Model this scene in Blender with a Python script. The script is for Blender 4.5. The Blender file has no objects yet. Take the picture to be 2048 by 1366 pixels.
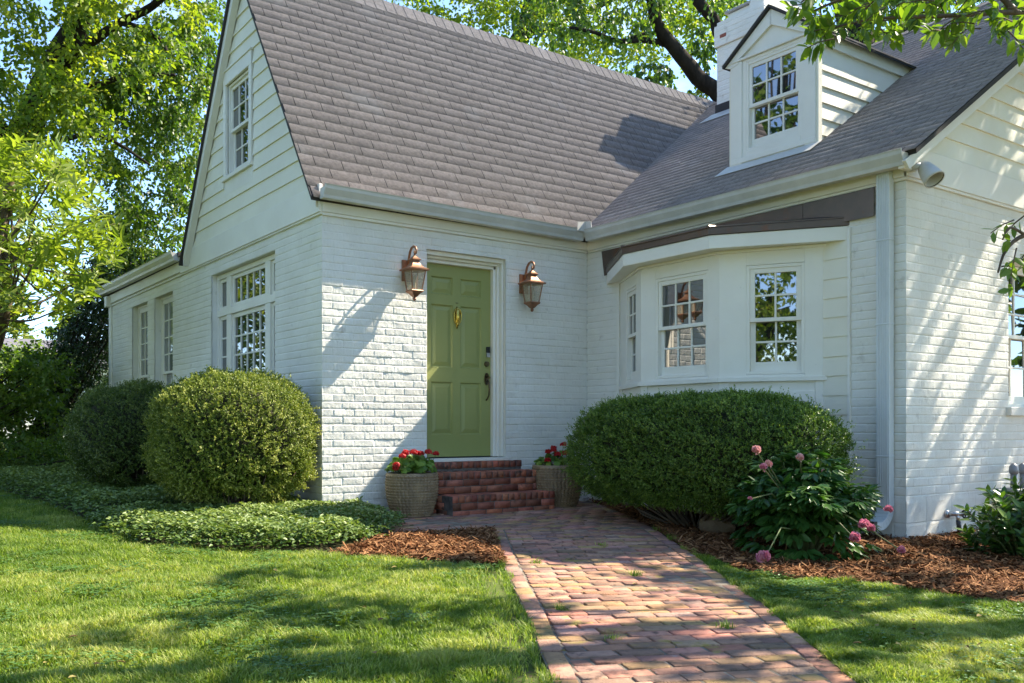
import bpy, math, random
import numpy as np
from mathutils import Vector
R = math.radians
rng = np.random.default_rng(7)
random.seed(7)
S = bpy.context.scene
COL = S.collection

# ---------------------------------------------------------------- camera, sky, sun, exposure
cd = bpy.data.cameras.new("camera"); cam = bpy.data.objects.new("camera", cd); COL.objects.link(cam)
cd.sensor_width = 36.0; cd.lens = 1847 / 2048 * 36; cd.shift_y = (854 - 683) / 2048; cd.clip_end = 2000
cam.location = (-3.756, -8.240, 0.87); cam.rotation_euler = (R(90), 0, -math.atan2(.5896, .8077))
S.camera = cam
SUNV = Vector((1, -.25, 1.07)).normalized()
SUN_STRENGTH, SKY_STRENGTH, EXPOSURE = 4.5, 0.15, 1.80
W = bpy.data.worlds.new("World"); S.world = W; W.use_nodes = True
nt = W.node_tree; nt.nodes.clear()
sky = nt.nodes.new('ShaderNodeTexSky'); sky.sky_type = 'NISHITA'; sky.sun_disc = False
sky.sun_elevation = math.asin(SUNV.z); sky.sun_rotation = math.atan2(SUNV.x, SUNV.y)
sky.air_density = 1.0; sky.dust_density = .25; sky.ozone_density = 2.2; sky.altitude = 2600
bg = nt.nodes.new('ShaderNodeBackground'); bg.inputs[1].default_value = SKY_STRENGTH
wo = nt.nodes.new('ShaderNodeOutputWorld')
tc = nt.nodes.new('ShaderNodeTexCoord'); mp = nt.nodes.new('ShaderNodeMapping'); mp.inputs['Scale'].default_value = (2.2, 2.2, 7)
cn = nt.nodes.new('ShaderNodeTexNoise'); cn.inputs['Scale'].default_value = 1.6; cn.inputs['Detail'].default_value = 7; cn.inputs['Roughness'].default_value = .62
cr = nt.nodes.new('ShaderNodeValToRGB'); cr.color_ramp.elements[0].position = .56; cr.color_ramp.elements[1].position = .84
cr.color_ramp.elements[1].color = (.35, .35, .35, 1)
cm = nt.nodes.new('ShaderNodeMix'); cm.data_type = 'RGBA'; cm.inputs['B'].default_value = (6.5, 6.8, 7.2, 1)
nt.links.new(tc.outputs['Generated'], mp.inputs[0]); nt.links.new(mp.outputs[0], cn.inputs['Vector'])
nt.links.new(cn.outputs[0], cr.inputs[0]); nt.links.new(cr.outputs[0], cm.inputs['Factor'])
nt.links.new(sky.outputs[0], cm.inputs['A']); nt.links.new(cm.outputs['Result'], bg.inputs[0]); nt.links.new(bg.outputs[0], wo.inputs[0])
sl = bpy.data.lights.new("sun", 'SUN'); sl.energy = SUN_STRENGTH; sl.angle = R(.53); sl.color = (1, .90, .74)
so = bpy.data.objects.new("sun", sl); COL.objects.link(so); so.rotation_euler = (-SUNV).to_track_quat('-Z', 'Y').to_euler(); so.location = (20, -5, 25)
vs = S.view_settings; vs.view_transform = 'Standard'; vs.look = 'None'; vs.exposure = EXPOSURE; vs.gamma = 1
try: S.cycles.max_bounces = 8; S.cycles.transparent_max_bounces = 8
except Exception: pass

# ---------------------------------------------------------------- picture geometry: pixel of the 2048 px photo + depth -> point
CP = np.array([-3.756, -8.240, 0.87]); FW = np.array([.5896, .8077, 0]); RT = np.array([.8077, -.5896, 0]); UP = np.array([0, 0, 1.])
def at(x, y, dep): return CP + dep * (FW + RT * (x - 1024) / 1847 - UP * (y - 854) / 1847)
def gz(y): return .018 * np.clip(y, -30, 12)          # the garden falls gently towards the viewer

# ---------------------------------------------------------------- materials
def newmat(name):
    m = bpy.data.materials.new(name); m.use_nodes = True
    n = m.node_tree; n.nodes.clear(); o = n.nodes.new('ShaderNodeOutputMaterial')
    return m, n, o
def M(name, c1, c2=None, rough=.6, scale=4., spec=.4, metal=0., bump=0., bscale=80., attr=False, spots=None, lo=.35, hi=.65, ior=1.5, stretch=None):
    m, n, o = newmat(name); L = n.links.new
    p = n.nodes.new('ShaderNodeBsdfPrincipled'); L(p.outputs[0], o.inputs[0])
    p.inputs['Roughness'].default_value = rough; p.inputs['Metallic'].default_value = metal
    p.inputs['Specular IOR Level'].default_value = spec; p.inputs['IOR'].default_value = ior
    t = n.nodes.new('ShaderNodeTexCoord'); vec = t.outputs['Object']
    if stretch:
        mpn = n.nodes.new('ShaderNodeMapping'); mpn.inputs['Scale'].default_value = stretch; L(vec, mpn.inputs[0]); vec = mpn.outputs[0]
    def noise(s, d=5):
        q = n.nodes.new('ShaderNodeTexNoise'); q.inputs['Scale'].default_value = s; q.inputs['Detail'].default_value = d; q.inputs['Roughness'].default_value = .6
        L(vec, q.inputs['Vector']); return q.outputs[0]
    def ramp(v, a, b):
        q = n.nodes.new('ShaderNodeMapRange'); q.inputs['From Min'].default_value = a; q.inputs['From Max'].default_value = b; L(v, q.inputs['Value']); return q.outputs[0]
    def mix(f, a, b, mode='MIX'):
        q = n.nodes.new('ShaderNodeMix'); q.data_type = 'RGBA'; q.blend_type = mode
        if isinstance(f, float): q.inputs['Factor'].default_value = f
        else: L(f, q.inputs['Factor'])
        for k, v in (('A', a), ('B', b)):
            if isinstance(v, tuple): q.inputs[k].default_value = (*v, 1)
            else: L(v, q.inputs[k])
        return q.outputs['Result']
    col = c1
    if c2: col = mix(ramp(noise(scale), lo, hi), c1, c2)
    if attr:
        a = n.nodes.new('ShaderNodeAttribute'); a.attribute_name = 'Col'
        col = mix(1.0, col, a.outputs['Color'], 'MULTIPLY')
    for s in (spots or []):       # (colour, noise scale, from, to)
        col = mix(ramp(noise(s[1], 6), s[2], s[3]), col, s[0])
    if isinstance(col, tuple): p.inputs['Base Color'].default_value = (*col, 1)
    else: L(col, p.inputs['Base Color'])
    if bump:
        b = n.nodes.new('ShaderNodeBump'); b.inputs['Strength'].default_value = bump; b.inputs['Distance'].default_value = .01
        L(noise(bscale, 4), b.inputs['Height']); L(b.outputs[0], p.inputs['Normal'])
    return m
def leafmat(name, c0, c1, c2, tr, fac=.35, rough=.45, spec=.35):
    m, n, o = newmat(name); L = n.links.new
    a = n.nodes.new('ShaderNodeAttribute'); a.attribute_name = 'v'
    r = n.nodes.new('ShaderNodeValToRGB'); e = r.color_ramp.elements
    e[0].color = (*c0, 1); e[1].color = (*c2, 1); k = e.new(.5); k.color = (*c1, 1)
    L(a.outputs['Fac'], r.inputs[0])
    p = n.nodes.new('ShaderNodeBsdfPrincipled'); p.inputs['Roughness'].default_value = rough; p.inputs['Specular IOR Level'].default_value = spec
    L(r.outputs[0], p.inputs['Base Color'])
    t = n.nodes.new('ShaderNodeBsdfTranslucent')
    mx = n.nodes.new('ShaderNodeMix'); mx.data_type = 'RGBA'; mx.blend_type = 'MULTIPLY'; mx.inputs['Factor'].default_value = 1; mx.inputs['B'].default_value = (*tr, 1)
    L(r.outputs[0], mx.inputs['A']); L(mx.outputs['Result'], t.inputs[0])
    s = n.nodes.new('ShaderNodeMixShader'); s.inputs[0].default_value = fac
    L(p.outputs[0], s.inputs[1]); L(t.outputs[0], s.inputs[2]); L(s.outputs[0], o.inputs[0])
    return m
mt = {}
mt['brick'] = M('painted_brick', (.77, .755, .69), (.70, .68, .61), .6, 2.2, .2, bump=.4, bscale=150, spots=[((.46, .43, .38), 7, .62, .82), ((.33, .30, .27), 42, .70, .76)])
mt['trim'] = M('white_painted_wood', (.80, .778, .70), (.745, .715, .64), .45, 1.6, .35, bump=.06, bscale=40, spots=[((.50, .46, .38), 14, .70, .82)])
mt['siding'] = M('white_painted_siding', (.80, .768, .645), (.735, .70, .58), .5, 1.3, .35, bump=.08, bscale=60, spots=[((.5, .47, .40), 16, .71, .84)])
mt['gutter'] = M('white_gutter_metal', (.60, .59, .55), (.48, .47, .43), .35, 3, .5, spots=[((.34, .31, .26), 8, .66, .86)])
mt['shingle'] = M('asphalt_shingle', (.345, .298, .275), (.215, .187, .175), .9, 26, .25, bump=.6, bscale=200, attr=True, lo=.3, hi=.7, spots=[((.40, .375, .365), 1.6, .60, .82), ((.20, .17, .165), 2.7, .58, .80)])
[n_ for n_ in mt['shingle'].node_tree.nodes if n_.type == 'BSDF_PRINCIPLED'][0].inputs['Diffuse Roughness'].default_value = 1.0
mt['roofedge'] = M('roof_edge', (.035, .033, .033), (.05, .045, .045), .8)
mt['copper'] = M('brown_copper', (.15, .10, .078), (.10, .078, .066), .36, 3, .6, metal=.55, bump=.12, bscale=14, spots=[((.17, .075, .045), 5, .58, .7)])
mt['door'] = M('green_paint', (.29, .305, .10), (.265, .285, .092), .42, 3, .45)
mt['brass'] = M('brass', (.62, .47, .10), (.45, .32, .07), .25, 30, .6, metal=.9)
mt['oldbrass'] = M('aged_brass', (.16, .12, .06), (.10, .08, .05), .35, 20, .5, metal=.8)
mt['black'] = M('black_plastic', (.012, .012, .013), None, .3)
mt['silver'] = M('satin_nickel', (.55, .55, .56), (.4, .4, .42), .3, 20, .5, metal=.9)
mt['dark'] = M('dark_interior', (.03, .03, .03))
mt['lamp'] = M('lantern_copper', (.34, .165, .09), (.23, .115, .068), .42, 12, .5, metal=.6, spots=[((.40, .27, .20), 9, .55, .75)])
mt['stepbrick'] = M('step_brick', (.43, .165, .10), (.32, .12, .08), .85, 30, .2, bump=.5, bscale=90, attr=True, spots=[((.05, .042, .038), 7, .56, .70), ((.36, .25, .20), 16, .68, .8)])
mt['mortar'] = M('mortar', (.20, .17, .15), (.09, .08, .072), .9, 12, .2, bump=.4)
mt['pathbrick'] = M('path_brick', (.42, .25, .18), (.33, .19, .14), .9, 26, .15, bump=.7, bscale=90, attr=True, spots=[((.14, .105, .08), 2.6, .52, .78), ((.32, .24, .075), 5.5, .60, .70), ((.06, .05, .042), 13, .58, .72), ((.38, .33, .29), 9, .66, .80)])
mt['pathbase'] = M('path_joint', (.26, .22, .175), (.12, .10, .07), .95, 9, .1, bump=.6, spots=[((.28, .26, .23), 2.4, .6, .72)])
mt['soil'] = M('soil', (.06, .05, .03), (.05, .06, .022), .95, 6, .1)
mt['lawnbase'] = M('lawn_base', (.075, .105, .022), (.10, .125, .035), .95, 3, .1, spots=[((.13, .10, .05), 1.1, .60, .75), ((.09, .065, .04), 30, .55, .65)])
mt['mulchbase'] = M('mulch_base', (.09, .04, .018), (.05, .024, .013), .95, 20, .1, bump=.8)
mt['pot'] = M('tan_glaze', (.34, .245, .14), (.22, .155, .09), .45, 10, .45, bump=.15, spots=[((.30, .27, .2), 14, .6, .74)])
mt['bark'] = M('bark', (.045, .036, .028), (.022, .018, .015), .95, 8, .1, bump=.9, bscale=18, stretch=(1, 1, .25))
mt['barklight'] = M('light_bark', (.16, .12, .085), (.08, .062, .045), .9, 9, .1, bump=.6, bscale=20)
mt['stem'] = M('green_stem', (.10, .15, .04), (.13, .12, .05), .6)
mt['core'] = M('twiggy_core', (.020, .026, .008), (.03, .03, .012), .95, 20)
mt['metalgrey'] = M('grey_paint_metal', (.26, .27, .29), (.2, .21, .22), .45, 12, .5, metal=.2)
mt['bounce_warm'] = M('warm_bounce_ground', (.52, .44, .33), (.44, .36, .27), .9, 2)  # warm tone of the added sheet that bounces light onto the wing gable
mt['pipe'] = M('pale_pipe_metal', (.62, .655, .66), (.56, .59, .59), .4, 3, .5)
mt['concrete'] = M('flat_cap', (.42, .41, .39), (.3, .29, .28), .85, 8)
mt['redbrick'] = M('bare_red_brick', (.26, .075, .045))
mt['pane'] = M('window_glass', (.014, .017, .015), None, .015, spec=1., ior=2.1)
mt['panecurtain'] = M('curtained_glass', (.13, .14, .14), (.20, .21, .21), .03, 5, spec=.9, ior=1.6, stretch=(14, 14, .15))
mt['lanternglass'] = M('seedy_glass', (.36, .31, .23), (.45, .40, .32), .12, 18, spec=.8)
mt['candle'] = M('candle_sleeve', (.5, .42, .3))
mt['hose'] = M('hose_rubber', (.03, .03, .03), (.05, .05, .05), .5)
mt['rock'] = M('tan_rock', (.22, .15, .08), (.15, .1, .06), .8, 6, bump=.4)
mt['farroof'] = M('far_roof', (.16, .15, .16), (.12, .11, .12), .9, 5)

# ---------------------------------------------------------------- object helpers
WL = {}
def wl(o): return np.array(WL.get(o.name, (0, 0, 0)), float) if o else np.zeros(3)
def link(o, parent=None):
    COL.objects.link(o)
    if parent: o.parent = parent; WL[o.name] = tuple(wl(parent))
    return o
def thing(name, label, cat, loc=(0, 0, 0), group=None):
    o = bpy.data.objects.new(name, None); o.empty_display_size = .1; COL.objects.link(o); o.location = loc; WL[o.name] = tuple(loc)
    return tag(o, label, cat, group)
def tag(o, label=None, cat=None, group=None, kind=None):
    for k, v in (('label', label), ('category', cat), ('group', group), ('kind', kind)):
        if v: o[k] = v
    return o
def nm(name, V, faces, mat, parent=None, smooth=False, v=None, col=None):
    """mesh from numpy: V (n,3) world coordinates, faces: list of int arrays (m,k)"""
    V = np.asarray(V, float) - wl(parent)
    me = bpy.data.meshes.new(name)
    me.vertices.add(len(V)); me.vertices.foreach_set('co', V.astype(np.float32).ravel())
    faces = [np.asarray(f, np.int32) for f in faces if len(f)]
    tot = np.concatenate([np.full(len(f), f.shape[1], np.int32) for f in faces])
    lp = np.concatenate([f.ravel() for f in faces])
    me.loops.add(len(lp)); me.loops.foreach_set('vertex_index', lp)
    st = np.zeros(len(tot), np.int32); st[1:] = np.cumsum(tot)[:-1]
    me.polygons.add(len(tot)); me.polygons.foreach_set('loop_start', st); me.polygons.foreach_set('loop_total', tot)
    if smooth: me.polygons.foreach_set('use_smooth', np.ones(len(tot), bool))
    me.update(calc_edges=True)
    if v is not None:
        a = me.attributes.new('v', 'FLOAT', 'POINT'); a.data.foreach_set('value', np.asarray(v, np.float32))
    if col is not None:
        a = me.color_attributes.new('Col', 'FLOAT_COLOR', 'POINT'); c = np.ones((len(V), 4), np.float32); c[:, :3] = col; a.data.foreach_set('color', c.ravel())
    me.materials.append(mat)
    return link(bpy.data.objects.new(name, me), parent)
class MB:
    """collects shapes in a local frame (a along u, d along outward normal n, z up)"""
    def __init__(s, O=(0, 0, 0), u=(1, 0, 0), n=(0, -1, 0)):
        s.O = np.array(O, float); s.u = np.array(u, float); s.n = np.array(n, float); s.V = []; s.F = []
    def w(s, a, d, z): return s.O + s.u * a + s.n * d + UP * z
    def add(s, pts, faces):
        k = len(s.V); s.V += [np.asarray(p, float) for p in pts]; s.F += [tuple(i + k for i in f) for f in faces]
    def box(s, a0, a1, d0, d1, z0, z1):
        s.add([s.w(a, d, z) for z in (z0, z1) for d in (d0, d1) for a in (a0, a1)], [(0, 1, 3, 2), (4, 6, 7, 5), (0, 4, 5, 1), (2, 3, 7, 6), (0, 2, 6, 4), (1, 5, 7, 3)]); return s
    def prism(s, pts, d0, d1):                       # pts (a, z)
        n = len(pts); s.add([s.w(a, d0, z) for a, z in pts] + [s.w(a, d1, z) for a, z in pts],
              [tuple(range(n)), tuple(range(2 * n - 1, n - 1, -1))] + [(i, (i + 1) % n, n + (i + 1) % n, n + i) for i in range(n)]); return s
    def sweep(s, prof, a0, a1):                      # prof (d, z) extruded along a
        n = len(prof); s.add([s.w(a0, d, z) for d, z in prof] + [s.w(a1, d, z) for d, z in prof],
              [tuple(range(n)), tuple(range(2 * n - 1, n - 1, -1))] + [(i, (i + 1) % n, n + (i + 1) % n, n + i) for i in range(n)]); return s
    def hexa(s, p):                                  # 8 world points bottom 4, top 4
        s.add(p, [(0, 3, 2, 1), (4, 5, 6, 7), (0, 1, 5, 4), (1, 2, 6, 5), (2, 3, 7, 6), (3, 0, 4, 7)]); return s
    def tube(s, pts, rad, seg=8, flat=None):
        P = [np.asarray(p, float) for p in pts]
        if not hasattr(rad, '__len__'): rad = [rad] * len(P)
        k = len(s.V); x = None
        for i, p in enumerate(P):
            t = P[min(i + 1, len(P) - 1)] - P[max(i - 1, 0)]; t /= np.linalg.norm(t) + 1e-9
            if x is None:
                x = np.cross(t, (0, 0, 1.)); x = x if np.linalg.norm(x) > .05 else np.cross(t, (1., 0, 0))
            x = x - t * (x @ t); x /= np.linalg.norm(x); y = np.cross(t, x)
            for j in range(seg):
                q = 2 * math.pi * j / seg; s.V.append(p + rad[i] * (x * math.cos(q) + y * math.sin(q)))
        for i in range(len(P) - 1):
            for j in range(seg):
                a = k + i * seg + j; b = k + i * seg + (j + 1) % seg; s.F.append((a, b, b + seg, a + seg))
        s.F.append(tuple(k + j for j in range(seg))[::-1]); e = k + (len(P) - 1) * seg; s.F.append(tuple(e + j for j in range(seg))); return s
    def lathe(s, prof, c, seg=24, rot=0., cap=True):             # prof (r, z) world about centre c
        k = len(s.V); c = np.asarray(c, float)
        for r, z in prof:
            for j in range(seg):
                q = rot + 2 * math.pi * j / seg; s.V.append(c + np.array([r * math.cos(q), r * math.sin(q), z]))
        for i in range(len(prof) - 1):
            for j in range(seg):
                a = k + i * seg + j; b = k + i * seg + (j + 1) % seg; s.F.append((a, b, b + seg, a + seg))
        if cap:
            s.F.append(tuple(k + j for j in range(seg))[::-1]); e = k + (len(prof) - 1) * seg; s.F.append(tuple(e + j for j in range(seg)))
        return s
    def build(s, name, mat, parent=None, smooth=False, bevel=0.):
        me = bpy.data.meshes.new(name); o0 = wl(parent)
        me.from_pydata([tuple(v - o0) for v in s.V], [], s.F); me.update()
        if smooth: me.polygons.foreach_set('use_smooth', np.ones(len(me.polygons), bool))
        me.materials.append(mat); o = link(bpy.data.objects.new(name, me), parent)
        if bevel:
            b = o.modifiers.new('bevel', 'BEVEL'); b.width = bevel; b.segments = 1; b.limit_method = 'ANGLE'; b.angle_limit = R(40)
        return o
def dup(root, loc, label):
    c = root.copy(); COL.objects.link(c); c.location = loc; c['label'] = label
    def rec(o, p):
        for ch in list(o.children):
            q = ch.copy(); COL.objects.link(q); q.parent = p; rec(ch, q)
    rec(root, c); return c

# ---------------------------------------------------------------- noise and polygons
def vnoise(x, y, seed=0):
    xi = np.floor(x).astype(np.int64); yi = np.floor(y).astype(np.int64); fx = x - xi; fy = y - yi
    fx = fx * fx * (3 - 2 * fx); fy = fy * fy * (3 - 2 * fy)
    def h(a, b):
        n = (a * 374761393 + b * 668265263 + seed * 974711) & 0x7fffffff
        n = ((n ^ (n >> 13)) * 1274126177) & 0x7fffffff
        return ((n ^ (n >> 16)) & 0xffff) / 65535.
    return (h(xi, yi) * (1 - fx) + h(xi + 1, yi) * fx) * (1 - fy) + (h(xi, yi + 1) * (1 - fx) + h(xi + 1, yi + 1) * fx) * fy
def fbm(x, y, seed=0, o=3): return sum(vnoise(x * 2 ** i, y * 2 ** i, seed + i) / 2 ** (i + 1) for i in range(o)) / (1 - .5 ** o)
def inpoly(x, y, P):
    r = np.zeros(len(x), bool); n = len(P)
    for i in range(n):
        x0, y0 = P[i]; x1, y1 = P[(i + 1) % n]
        c = ((y0 > y) != (y1 > y)); r ^= c & (x < (x1 - x0) * (y - y0) / ((y1 - y0) if y1 != y0 else 1e-9) + x0)
    return r
def scatter(P, n):
    P = np.array(P); lo = P.min(0); hi = P.max(0); out = []
    while sum(len(o) for o in out) < n:
        q = rng.uniform(lo, hi, (n, 2)); out.append(q[inpoly(q[:, 0], q[:, 1], P)])
    return np.concatenate(out)[:n]
def sheet(name, P, dz, mat, **kw):                   # flat ground sheet following the slope, finely split along y
    P = np.array(P); c = P.mean(0)
    V = [(x, y, gz(y) + dz) for x, y in P] ; me = bpy.data.meshes.new(name)
    import bmesh
    bm = bmesh.new(); bm.faces.new([bm.verts.new(v) for v in V]); bmesh.ops.triangulate(bm, faces=bm.faces[:]); bm.to_mesh(me); bm.free()
    me.materials.append(mat); o = bpy.data.objects.new(name, me); COL.objects.link(o); return tag(o, **kw)

# ---------------------------------------------------------------- leaves
def unit(a): return a / (np.linalg.norm(a, axis=-1, keepdims=True) + 1e-9)
def leaves(name, P, D, N, L, Wd, mat, parent=None, v=None, shape=6, cup=.12):
    """leaf blades: base P, direction D, normal N, length L, half-width Wd"""
    n = len(P); D = unit(D); B = unit(np.cross(D, N)); N = np.cross(B, D); L = np.broadcast_to(L, n)[:, None]; Wd = np.broadcast_to(Wd, n)[:, None]
    if v is None: v = rng.random(n)
    if shape == 4:
        V = np.stack([P, P + D * L * .5 + B * Wd, P + D * L, P + D * L * .5 - B * Wd], 1); F = np.array([[0, 1, 2, 3]]); k = 4
    else:
        V = np.stack([P, P + D * L * .33 + B * Wd + N * L * cup, P + D * L * .72 + B * Wd * .72 + N * L * cup * .7, P + D * L - N * L * cup * .6,
                      P + D * L * .72 - B * Wd * .72 + N * L * cup * .7, P + D * L * .33 - B * Wd + N * L * cup, P + D * L * .5], 1)
        F = np.array([[0, 1, 2, 6], [6, 2, 3, 3], [0, 6, 4, 5], [6, 3, 4, 4]]); k = 7
    idx = (np.arange(n) * k)[:, None, None]
    if shape == 4: fs = [(F[None] + idx).reshape(-1, 4)]
    else: fs = [(F[[0, 2]][None] + idx).reshape(-1, 4), (np.array([[6, 2, 3], [6, 3, 4]])[None] + idx).reshape(-1, 3)]
    return nm(name, V.reshape(-1, 3), fs, mat, parent, False, np.repeat(v, k))
def rdir(n): return unit(rng.normal(size=(n, 3)))

# ================================================================ GROUND
gx = np.concatenate([[-900, -300, -120, -60], np.linspace(-30, 30, 13), [60, 120, 300, 900]]); gy = np.concatenate([[-900, -300, -100, -45], np.linspace(-30, 12, 15), [25, 60, 150, 400, 900]])
GX, GY = np.meshgrid(gx, gy); nx_ = len(gx); ii = np.arange(len(gy) - 1)[:, None] * nx_ + np.arange(nx_ - 1)[None]
tag(nm('ground', np.stack([GX, GY, gz(GY) - .012], -1).reshape(-1, 3), [np.stack([ii, ii + 1, ii + nx_ + 1, ii + nx_], -1).reshape(-1, 4)], mt['lawnbase']), kind='structure', label='grassy garden ground running out to the trees', cat='ground')

# ================================================================ HOUSE
house = thing('brick_house', 'white painted brick cottage with steep dark shingle roof, green door and bay window', 'house', (0, 0, 0))
FA = dict(O=(0, 0, 0), u=(1, 0, 0), n=(0, -1, 0))           # front wall with the door
FB = dict(O=(0, 0, 0), u=(0, 1, 0), n=(-1, 0, 0))           # gable wall
FC = dict(O=(3.35, 0, 0), u=(0, -1, 0), n=(-1, 0, 0))       # wing wall with the bay
FD = dict(O=(3.35, -4.01, 0), u=(1, 0, 0), n=(0, -1, 0))    # wing gable wall
CH = .0745

def brickwall(fr, a0, a1, z0, z1, holes, da, zf, seed, rough=1., zb=0., parent=house):
    """painted brickwork: one relief surface with courses, joints and uneven brick faces"""
    O = np.array(fr['O'], float); u = np.array(fr['u'], float); n = np.array(fr['n'], float)
    al = np.arange(a0, a1 + da * .5, da); al[-1] = a1
    zs = []
    for i in range(int(math.floor((z0 - zb) / CH)) - 1, int((z1 - zb) / CH) + 2):
        zs += [zb + i * CH + q * CH for q in (0, .04, .08, .13, .32, .56, .80, .92, .965)]
    zs = np.array([z for z in zs if z0 < z < z1] + [z0, z1])
    for h in holes:
        al = np.append(al, h[:2]); zs = np.append(zs, h[2:])
    al = np.unique(np.round(al[(al >= a0) & (al <= a1)], 4)); zs = np.unique(np.round(zs[(zs >= z0) & (zs <= z1)], 4))
    A, Z = np.meshgrid(al, zs); ci = np.floor((Z - zb) / CH + 1e-6); fz = (Z - zb) / CH - ci
    wav = (fbm(A * 1.1 + seed, ci * 3.1, seed, 2) - .5) * .09; fz = np.clip(fz + wav * np.minimum(fz, 1 - fz) * 3, 0, 1)
    BL = .222; off = np.where(ci % 2 == 0, 0, BL / 2) + (vnoise(ci * 1.7, ci * .3, seed) - .5) * .03
    bi = np.floor((A + off) / BL); fa = (A + off) / BL - bi
    jz = np.clip(1 - np.minimum(fz / .085, (1 - fz) / .05), 0, 1) ; ja = np.clip(1 - np.minimum(fa, 1 - fa) * BL / .008, 0, 1)
    jd = .0055 * jz ** .6 * (.55 + .9 * vnoise(A * 3, ci, seed + 5)); jv = .0045 * ja * (vnoise(bi * 1.3, ci * 1.7, seed + 8) > .25) * (.4 + vnoise(A * 40, Z * 30, seed + 2))
    H = -np.maximum(jd, jv)
    hb = vnoise(bi * 7.3, ci * 5.1, seed + 3) - .5; ht = vnoise(bi * 3.7 + 9, ci * 2.9, seed + 4) - .5
    H = H + rough * (hb * .0045 + ht * (fa - .5) * .005 + (vnoise(bi * 5, ci * 3, seed + 6) - .5) * (fz - .5) * .004)
    H = H + rough * ((fbm(A * 14, Z * 20, seed + 11, 3) - .5) * .0042 + (fbm(A * 60, Z * 75, seed + 12, 2) - .5) * .0036)
    if zf > z0:                                          # rendered / block plinth
        k = np.clip((zf - Z) / .012, 0, 1); bx = np.abs(((A + .1) / .4) % 1 - .5) * .4; bz = np.abs(((Z - zf) / .2) % 1 - .5) * .2
        H = H * (1 - k) + k * ((fbm(A * 9, Z * 9, seed + 20, 3) - .5) * .006 - .003 * (bx > .194) - .003 * (bz > .094) + .003)
    H = H * np.clip(np.minimum(A - a0, a1 - A) / .004 + .6, 0, 1)
    V = O + A[..., None] * u + H[..., None] * n + Z[..., None] * UP
    na, nz = len(al), len(zs); q = np.arange(nz - 1)[:, None] * na + np.arange(na - 1)[None]
    ca = (al[:-1] + al[1:]) / 2; cz = (zs[:-1] + zs[1:]) / 2; keep = np.ones((nz - 1, na - 1), bool)
    for h in holes: keep &= ~((ca[None] > h[0]) & (ca[None] < h[1]) & (cz[:, None] > h[2]) & (cz[:, None] < h[3]))
    q = q[keep]
    return nm('wall', V.reshape(-1, 3), [np.stack([q, q + 1, q + na + 1, q + na], -1)], mt['brick'], parent, True)
def reveals(fr, h, depth, par, zlow=True):               # painted brick sides of an opening, butted behind the wall face
    m = MB(**fr); t = .05
    m.box(h[0] - t, h[0], -depth, -.010, h[2], h[3]); m.box(h[1], h[1] + t, -depth, -.010, h[2], h[3]); m.box(h[0] - t, h[1] + t, -depth, -.010, h[3], h[3] + t)
    return m.build('reveal', mt['brick'], par)

DOOR = (1.164, 2.177, .50, 2.715); BW = (1.18, 3.25, .72, 2.755); N1 = (4.90, 5.81, .72, 2.765); N2 = (6.19, 7.08, .72, 2.765)
DW = (1.72, 2.72, 1.06, 2.42)
wa = brickwall(FA, 0, 3.35, -.1, 2.98, [DOOR], .0062, .115, 3, 1.25); reveals(FA, DOOR, .16, wa)
wb = brickwall(FB, 0, 8.5, -.1, 2.98, [BW, N1, N2], .011, .12, 5, .8)
for h in (BW, N1, N2): reveals(FB, h, .10, wb)
brickwall(FC, 0, .60, -.1, 2.95, [], .0065, .10, 8, .8); brickwall(FC, 3.47, 4.01, -.15, 2.95, [], .0062, .27, 9, .8)
wd = brickwall(FD, 0, 8.85, -.2, 2.96, [DW], .0095, .27, 12, .8); reveals(FD, DW, .10, wd)
m = MB(**FC); m.box(.5, 3.55, -.06, -.015, -.15, .47); m.build('foundation', mt['brick'], house)
# closed body behind the faces, so no light leaks through
m = MB(O=(0, 0, 0), u=(1, 0, 0), n=(0, 1, 0))
m.box(.22, 12.2, .26, 4.05, 0, 3.02); m.box(.22, 6, 4.05, 8.45, 0, 3.05); m.box(3.62, 12.2, -3.8, .26, 0, 3.0)
m.build('inner_wall', mt['dark'], house)

# ---- gable siding
def siding(fr, name, clip, zs, holes=(), dout=.024, mat='siding', parent=house):
    O, u, n = (np.array(fr[k], float) for k in ('O', 'u', 'n')); V = []; F = []
    for i in range(len(zs) - 1):
        z0, z1 = zs[i], zs[i + 1]; b0, b1 = clip(z0); t0, t1 = clip(z1)
        if b1 - b0 < .02: continue
        segs = [(b0, b1, t0, t1)]
        for h in holes:
            if z1 > h[2] and z0 < h[3]: segs = [(b0, h[0], t0, h[0]), (h[1], b1, h[1], t1)]
        for a, b, c, d in segs:
            if b - a < .01: continue
            d = max(d, c + .001); N_ = max(2, int((b - a) / .3) + 1); k = len(V); j = (random.random() - .5) * .004
            for t in np.linspace(0, 1, N_):
                x0 = a + (b - a) * t; x1 = c + (d - c) * t; w = (vnoise(np.array([x0 * 1.3]), np.array([z0 * 9.]), 4)[0] - .5) * .007
                V += [O + u * x0 + n * .001 + UP * (z0 + w), O + u * x0 + n * (dout + j) + UP * (z0 + w), O + u * x1 + n * .007 + UP * (z1 + .004)]
            for q in range(N_ - 1):
                e = k + q * 3; F += [(e, e + 3, e + 4, e + 1), (e + 1, e + 4, e + 5, e + 2)]
            F += [(k, k + 1, k + 2), (k + N_ * 3 - 3, k + N_ * 3 - 1, k + N_ * 3 - 2)]
    m = MB(); m.V = V; m.F = F; return m.build(name, mt[mat], parent)
ZE, PM, YR = 3.14, 1.49, 2.05                              # main roof: eave height, pitch, ridge position
def roofz(y): return ZE + PM * (YR - abs(y - YR))
ZR = roofz(YR)
gclip = lambda z: (max(0, (z + .06 - ZE) / PM), min(4.1, 2 * YR - (z + .06 - ZE) / PM))
GW = (1.88, 2.64, 3.84, 4.93)
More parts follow.
